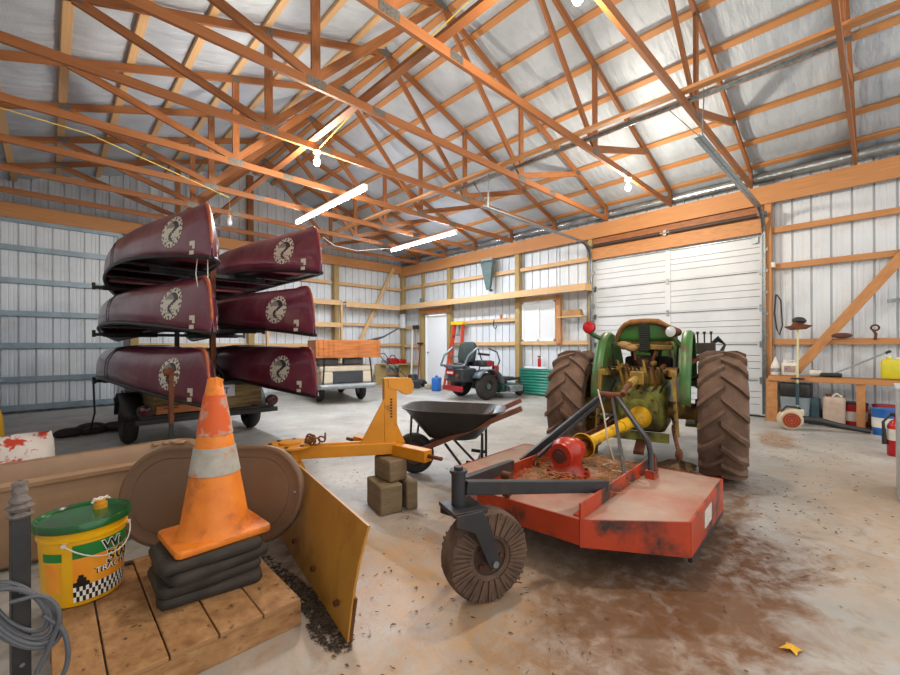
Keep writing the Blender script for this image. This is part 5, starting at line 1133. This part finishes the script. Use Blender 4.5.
slab(B(), .12, .19, .20, .04, (0, 0, 0), .02).cyl((0, .05, .20), (0, .05, .245), .025).build('body', PW, jg); B().tube([(0, .03, .21), (0, -.05, .235), (0, -.08, .15)], .012, 8).build('handle', PW, jg); B().box((-.0615, 0, .10), (.002, .14, .10)).build('label', M('purple_yellow_label', '6a5a9a', 'c8a84a', sc=22, rough=.5), jg)
o = B().cyl((8.22, .72, .767), (8.23, .58, .767), .048, n=20).build('lying_bottle', PW, bev=.008); tag(o, 'white bottle lying on its side on the workbench', 'bottle')
ps_ = thing('pole_saw', 'black pole saw with long silver tube lying on the workbench', 'pole saw', (8.2, .50, .72))
B().box((0, -.02, .03), (.10, .24, .06)).build('motor_head', BLACK, ps_, bev=.02); B().cyl((0, -.05, .05), (.20, -.60, .37), .011, n=10).build('tube', GALV, ps_); B().cyl((.19, -.57, .35), (.205, -.62, .38), .018, n=10).build('grip', BLACK, ps_)
yj = thing('plastic_jug', 'yellow jug at the right end of the workbench', 'jug', (8.25, -.13, .718))
slab(B(), .18, .22, .27, .05, (0, 0, 0), .03).cyl((0, .03, .27), (0, .03, .30), .03).build('body', M('yellow_translucent_plastic', 'd8cc30', 'c2b828', sc=5, rough=.3), yj); B().cyl((0, .03, .30), (0, .03, .325), .035, n=16).build('cap', PW, yj); B().box((0, -.07, .285), (.04, .08, .04)).build('handle', PW, yj, bev=.01)
tm = thing('string_trimmer', 'string trimmer standing head up against the workbench', 'string trimmer', (8.0, .835, 0))
B().cyl((-.04, 0, .16), (.06, 0, 1.54), .013, n=12).build('shaft', M('pale_shaft', 'd8d2a8', 'c8c090', sc=8, rough=.4), tm); B().lathe([(0, .0), (.06, .01), (.085, .04), (.08, .07), (.05, .09), (.02, .12)][::-1], (.07, -.02, 1.60), (-.25, .1, -1), 24).build('head', BLACK, tm) 
B().prism([(-.02, .16, 1.46), (-.02, .08, 1.47), (0, .02, 1.56), (.02, -.08, 1.49), (.02, -.17, 1.47), (0, -.10, 1.42), (-.01, .08, 1.41)], (.03, 0, .01)).build('guard', RUST, tm, bev=.004)
B().torus((0, 0, .69), (.1, 0, 1), .07, .012, 20, 8).build('loop_handle', BLACK, tm); B().cyl((-.035, 0, .30), (-.01, 0, .62), .02, n=12).build('throttle_grip', M('blue_black_grip', '28404c', rough=.5), tm)
B().box((-.05, 0, .12), (.14, .15, .20)).build('engine', CRM, tm, bev=.03); B().cyl((-.05, .03, .0), (-.05, .03, .04), .06, n=16).build('foot', BLACK, tm)
bl = thing('leaf_blower', 'orange fan leaf blower with long black nozzle on the floor', 'leaf blower', (7.55, .86, 0), math.radians(-70))
B().cyl((-.02, -.10, .14), (-.02, .06, .14), .14, n=32).build('fan_housing', M('cream_blower_plastic', 'd8c8a8', 'b8a488', sc=7, rough=.5), bl, bev=.02); B().cyl((-.02, -.105, .14), (-.02, -.12, .14), .10, n=28).build('intake_grille', M('orange_grille', 'c8502a', 'a83e1c', sc=20, rough=.5), bl)
for r_ in (.03, .06, .09): B().torus((-.02, -.122, .14), (0, 1, 0), r_, .004, 24, 6).build('grille_ring', RUST, bl)
B().tube([(.10, .0, .15), (.30, .0, .14), (.5, 0, .09), (.84, .02, .035)], [.05, .05, .042, .03], 14).build('nozzle', BLACK, bl); B().box((.06, .02, .24), (.16, .12, .10)).build('motor', CRM, bl, bev=.02); B().tube([(-.12, -.02, .24), (-.06, -.02, .32), (.08, -.02, .31), (.12, 0, .26)], .016, 8).build('handle', BLACK, bl)
st_ = thing('storage_tote', 'grey tote with black lid under the left end of the workbench', 'tote', (8.26, .885, 0))
B().loft([[(x * .85, y * .85, .0) for x, y in rrect(.3, .36, .04)], [(x, y, .40) for x, y in rrect(.3, .36, .04)]]).build('bin', M('grey_tote_plastic', '8f9aa0', '78848a', sc=5, rough=.45), st_, ang=50); slab(B(), .32, .38, .20, .05, (0, 0, .405), .02).build('black_battery_case', BLACK, st_)
o = slab(B(), .14, .12, .40, .03, (0, 0, 0), .02).build('blue_can', M('blue_grey_can', '4a6a7a', '3a5664', sc=8, rough=.5)); o.location = (8.27, .66, 0); tag(o, 'blue grey can beside the grey tote under the workbench', 'can')
jc = thing('jerry_can', 'milky fuel can under the middle of the workbench', 'fuel can', (8.15, .445, 0)); slab(B(), .20, .24, .44, .05, (0, 0, 0), .03).build('body', M('stained_milky_plastic', 'c8b4a4', 'a8907e', sc=6, rough=.5), jc); B().cyl((0, .06, .44), (0, .06, .475), .03).build('cap', RUST, jc); B().tube([(0, .02, .44), (0, -.03, .49), (0, -.08, .44)], .014, 8).build('handle', PW, jc)
def pail(c, lab, m1, m2, h=.34, r=.14):
    p = thing('pail', lab, 'pail', c); B().lathe([(0, 0), (r * .88, 0), (r * .9, .01), (r, h - .02), (r, h)], n=28).build('body', m1, p); B().cyl((0, 0, h), (0, 0, h + .02), r + .006, n=28).build('lid', m2, p, bev=.003); B().cyl((0, 0, h * .3), (0, 0, h * .7), r * .965, r * .99, n=28, caps=False).build('label', PW, p)
REDP_ = M('red_pail_plastic', 'b8202a', '941820', sc=6, rough=.4); BLUP = M('blue_pail_plastic', '2468b8', '1c5498', sc=6, rough=.35)
pail((8.33, .24, 0), 'red pail left of the bench leg under the workbench', REDP_, BLACK); pail((8.29, -.075, 0), 'red pail with pale label right of the bench leg under the workbench', REDP_, REDP_); pail((7.93, -.06, 0), 'blue pail in front of the workbench by the grey cabinet', BLUP, BLUP, .33, .13)
fx = thing('fire_extinguisher', 'big red fire extinguisher on the floor behind the grey cabinet', 'fire extinguisher', (6.52, -.135, 0))
B().lathe([(0, 0), (.07, 0), (.075, .012), (.075, .32), (.05, .37), (.02, .39), (.02, .42)], n=24).build('cylinder', FRED, fx); B().box((0, 0, .44), (.04, .1, .04)).build('valve', BLACK, fx, bev=.006); B().tube([(0, .04, .44), (-.04, .10, .36), (-.03, .09, .12)], [.01, .012, .022], 8).build('hose', BLACK, fx); B().cyl((0, 0, .17), (0, 0, .29), .0762, n=24, caps=False).build('label', PW, fx)
GC_ = M('pale_grey_enamel', 'b9bec2', 'aab0b4', sc=3, rough=.35)
cbn = thing('steel_cabinet', 'low pale grey steel cabinet cut by the right photo edge', 'cabinet', (4.62, -.42, 0))
B().box((.25, 0, .44), (.50, .64, .84)).build('body', GC_, cbn, bev=.006); cd_ = B().box((-.012, 0, .44), (.022, .60, .80)).build('door', GC_, cbn, bev=.004); B().sphere((-.05, .22, .80), .02).cyl((-.02, .22, .80), (-.045, .22, .80), .008).build('knob', GALV, cd_); B().box((.25, 0, .86), (.52, .66, .02)).build('top', GC_, cbn, bev=.004)
for x, y in ((.04, .28), (.46, .28), (.04, -.28), (.46, -.28)): B().box((x, y, .012), (.04, .04, .024)).build('foot', BLACK, cbn)
# things on the wall
o = B().torus((8.43, .03, 1.43), (1, 0, .2), .04, .012, 18, 6).tube([(8.43, .05, 1.40), (8.42, .02, 1.34), (8.435, .03, 1.26)], .016, 8).build('iron_hook', RUST); tag(o, 'rusty iron hook hanging on the wall over the workbench', 'hook')
o = B().sphere((8.39, .37, 1.325), .09, (.25, 1.3, .45)).build('brown_pouch', M('brown_leather', '6a3a28', '4a281c', sc=14, rough=.7)); tag(o, 'small brown leather pouch behind the diagonal brace on the girt', 'pouch')
o = B().tube([(8.40, 1.14, 2.0), (8.39, 1.16, 1.7), (8.39, 1.13, 1.45), (8.40, 1.1, 1.35), (8.40, 1.06, 1.5), (8.40, 1.08, 1.9), (8.41, 1.13, 2.0)], .011, 6).build('hanging_cord', GREASE); tag(o, 'dark cord looped on the wall beside the door post', 'cord')
wr = thing('wall_rack', 'grey steel rack on the wall near the right photo edge', 'rack', (8.39, -.30, 1.80)); B().box((0, 0, 0), (.06, .42, .05)).build('rail', GALV, wr, bev=.004); B().box((-.03, -.02, -.14), (.05, .08, .20)).build('hook_plate', BLACK, wr, bev=.006)
for y in (.12, -.12): B().box((-.05, y, .02), (.1, .02, .03)).build('peg', GALV, wr)
o = B().cyl((8.38, 1.17, 2.44), (8.38, 1.17, 2.52), .03, n=14).build('small_lamp', PW); tag(o, 'small pale fitting on the second girt beside the door post', 'fitting')
b = B(); rk = random.Random(4)
b.lathe([(.001, 0)] + [(.17 + .03 * math.sin(k), .02 + .012 * k) for k in range(4)] + [(.11, .075), (.001, .085)], n=14)
for i, p in enumerate(b.v): b.v[i] = (p[0] * (1.25 + .2 * math.sin(i)), p[1] * (.8 + .15 * math.cos(i * 1.7)), p[2])
o = b.build('soil_clod', M('pale_soil_clod', 'a88c6a', '7c5e40', sc=9, rough=.9, bump=.4, bsc=30), ang=60); o.location = (4.30, 1.36, 0); tag(o, 'pale flat clod of soil on the floor beside the right rear tractor tire', 'soil clod')
# eave foil roll
o = B().cyl((8.45, YF, 3.94), (8.45, 10.9, 3.94), .088, n=20).build('foil_roll', M('bright_foil', 'b9c0c2', '8f979a', sc=5, rough=.25, metal=.85, bump=.5, bsc=14)); tag(o, 'silver foil insulation roll tucked along the eave above the big door', 'insulation roll')
# cords strung on the trusses
YC = M('yellow_cord', 'd8b84a', rough=.5)
tag(B().tube([(-.40, 6.40, 3.72), (.35, 6.42, 3.70), (1.3, 7.0, 3.70), (2.2, 7.62, 3.72), (2.55, 8.80, 3.74)], .006, 6).build('extension_cord', YC), 'yellow cord strung under the chords above the left canoes', 'cord')
tag(B().tube([(3.65, 2.72, 5.45), (3.4, 2.80, 5.1), (3.1, 3.2, 4.7), (2.8, 3.91, 4.3), (2.6, 4.8, 3.9), (2.56, 5.1, 3.80)], .008, 6).build('extension_cord', YC), 'yellow cord dropping from the ridge to the bulb over the canoes', 'cord')
tag(B().tube([(2.52, 2.72, 3.92), (3.4, 2.72, 3.885), (4.2, 2.72, 3.885), (5.2, 2.72, 3.885), (6.2, 2.70, 3.88), (6.42, 2.70, 3.82)], .009, 6).build('extension_cord', M('orange_cord', 'd8841c', rough=.5)), 'orange cord running along a bottom chord to the bulb by the big door', 'cord')
tag(B().tube([(4.6, 9.0, 3.75), (4.9, 9.0, 3.60), (5.5, 8.95, 3.56), (6.0, 8.8, 3.66), (6.25, 8.58, 3.68)], .008, 6).build('extension_cord', WHITEI), 'white cord sagging to the tube light near the far corner', 'cord')
t = thing('light_bulb', 'unlit white bulb hanging past the far end of the canoes', 'light bulb', (2.55, 8.837, 3.775))
B().cyl((0, 0, 0), (0, 0, -.07), .04, .03).build('socket', PW, t); B().sphere((0, 0, -.13), .05, (1, 1, 1.5)).build('bulb', M('unlit_bulb_glass', 'ecefef', rough=.2), t)
# ------------------------------------------------------------------ lights
def lamp(name, kind, loc, power, color, **k):
    l = bpy.data.lights.new(name, kind); l.energy = power; l.color = color
    for a, v in k.items(): setattr(l, a, v)
    o = bpy.data.objects.new(name, l); COL.objects.link(o); o.location = loc; return o
BULB = M('lit_bulb_glass', 'fff4e2', emit=30)
TUBE = M('lit_tube', 'f2f7ff', emit=110)
WHITE_P = M('white_plastic', 'e8e6e0', rough=.4)
def bulb(loc, label):
    t = thing('light_bulb', label, 'light bulb', loc, 0, 'bare bulbs on the trusses')
    B().cyl((0, 0, 0), (0, 0, -.03), .055, .05).cyl((0, 0, -.03), (0, 0, -.075), .03, .026).build('socket', WHITE_P, t)
    B().sphere((0, 0, -.145), .042, (1, 1, 1.2)).cyl((0, 0, -.075), (0, 0, -.11), .016, .028).build('bulb', BULB, t)
    lamp('bulb_light', 'POINT', (0, 0, -.27), 185, (1, .89, .74), shadow_soft_size=.08).parent = t
bulb((6.44, 2.68, 3.775), 'glowing bare bulb in front of the big white door')
bulb((2.55, 5.14, 3.775), 'glowing bare bulb above the maroon canoes')
bulb((2.66, 1.45, 3.775), 'glowing bare bulb overhead near the viewer')
def tubelight(x, y0, y1, z, label):
    t = thing('tube_light', label, 'tube light', (x, (y0 + y1) / 2, z), 0, 'lit fluorescent tubes')
    L = (y1 - y0) / 2
    B().cyl((0, -L, 0), (0, L, 0), .026, n=12).build('tube', TUBE, t)
    B().box((0, 0, .055), (.065, 2 * L, .03)).build('housing', WHITE_P, t)
    for q in (-1, 1): B().box((0, q * (L + .012), .02), (.06, .025, .09)).build('end_cap', WHITE_P, t)
    for q in (-.7, .7): B().tube([(0, q * L, .07), (0, q * L, 3.79 - z)], .004, 6).build('hanging_wire', GALV, t)
    a = lamp('tube_glow', 'AREA', (0, 0, -.04), 120, (.80, .90, 1), shape='RECTANGLE', size=.06, size_y=2 * L); a.parent = t
tubelight(3.5, 5.48, 7.9, 3.62, 'glowing tube light above the right column of canoes')
tubelight(6.26, 6.28, 8.56, 3.62, 'glowing tube light near the far corner')
w = bpy.data.worlds.new('sky'); S.world = w; w.use_nodes = True
bg = w.node_tree.nodes['Background']; bg.inputs['Color'].default_value = (.98, .97, .96, 1); bg.inputs['Strength'].default_value = 1.9
S.view_settings.view_transform = 'Standard'; S.view_settings.look = 'None'; S.view_settings.gamma = 1
S.view_settings.use_curve_mapping = False
S.view_settings.exposure = -.2
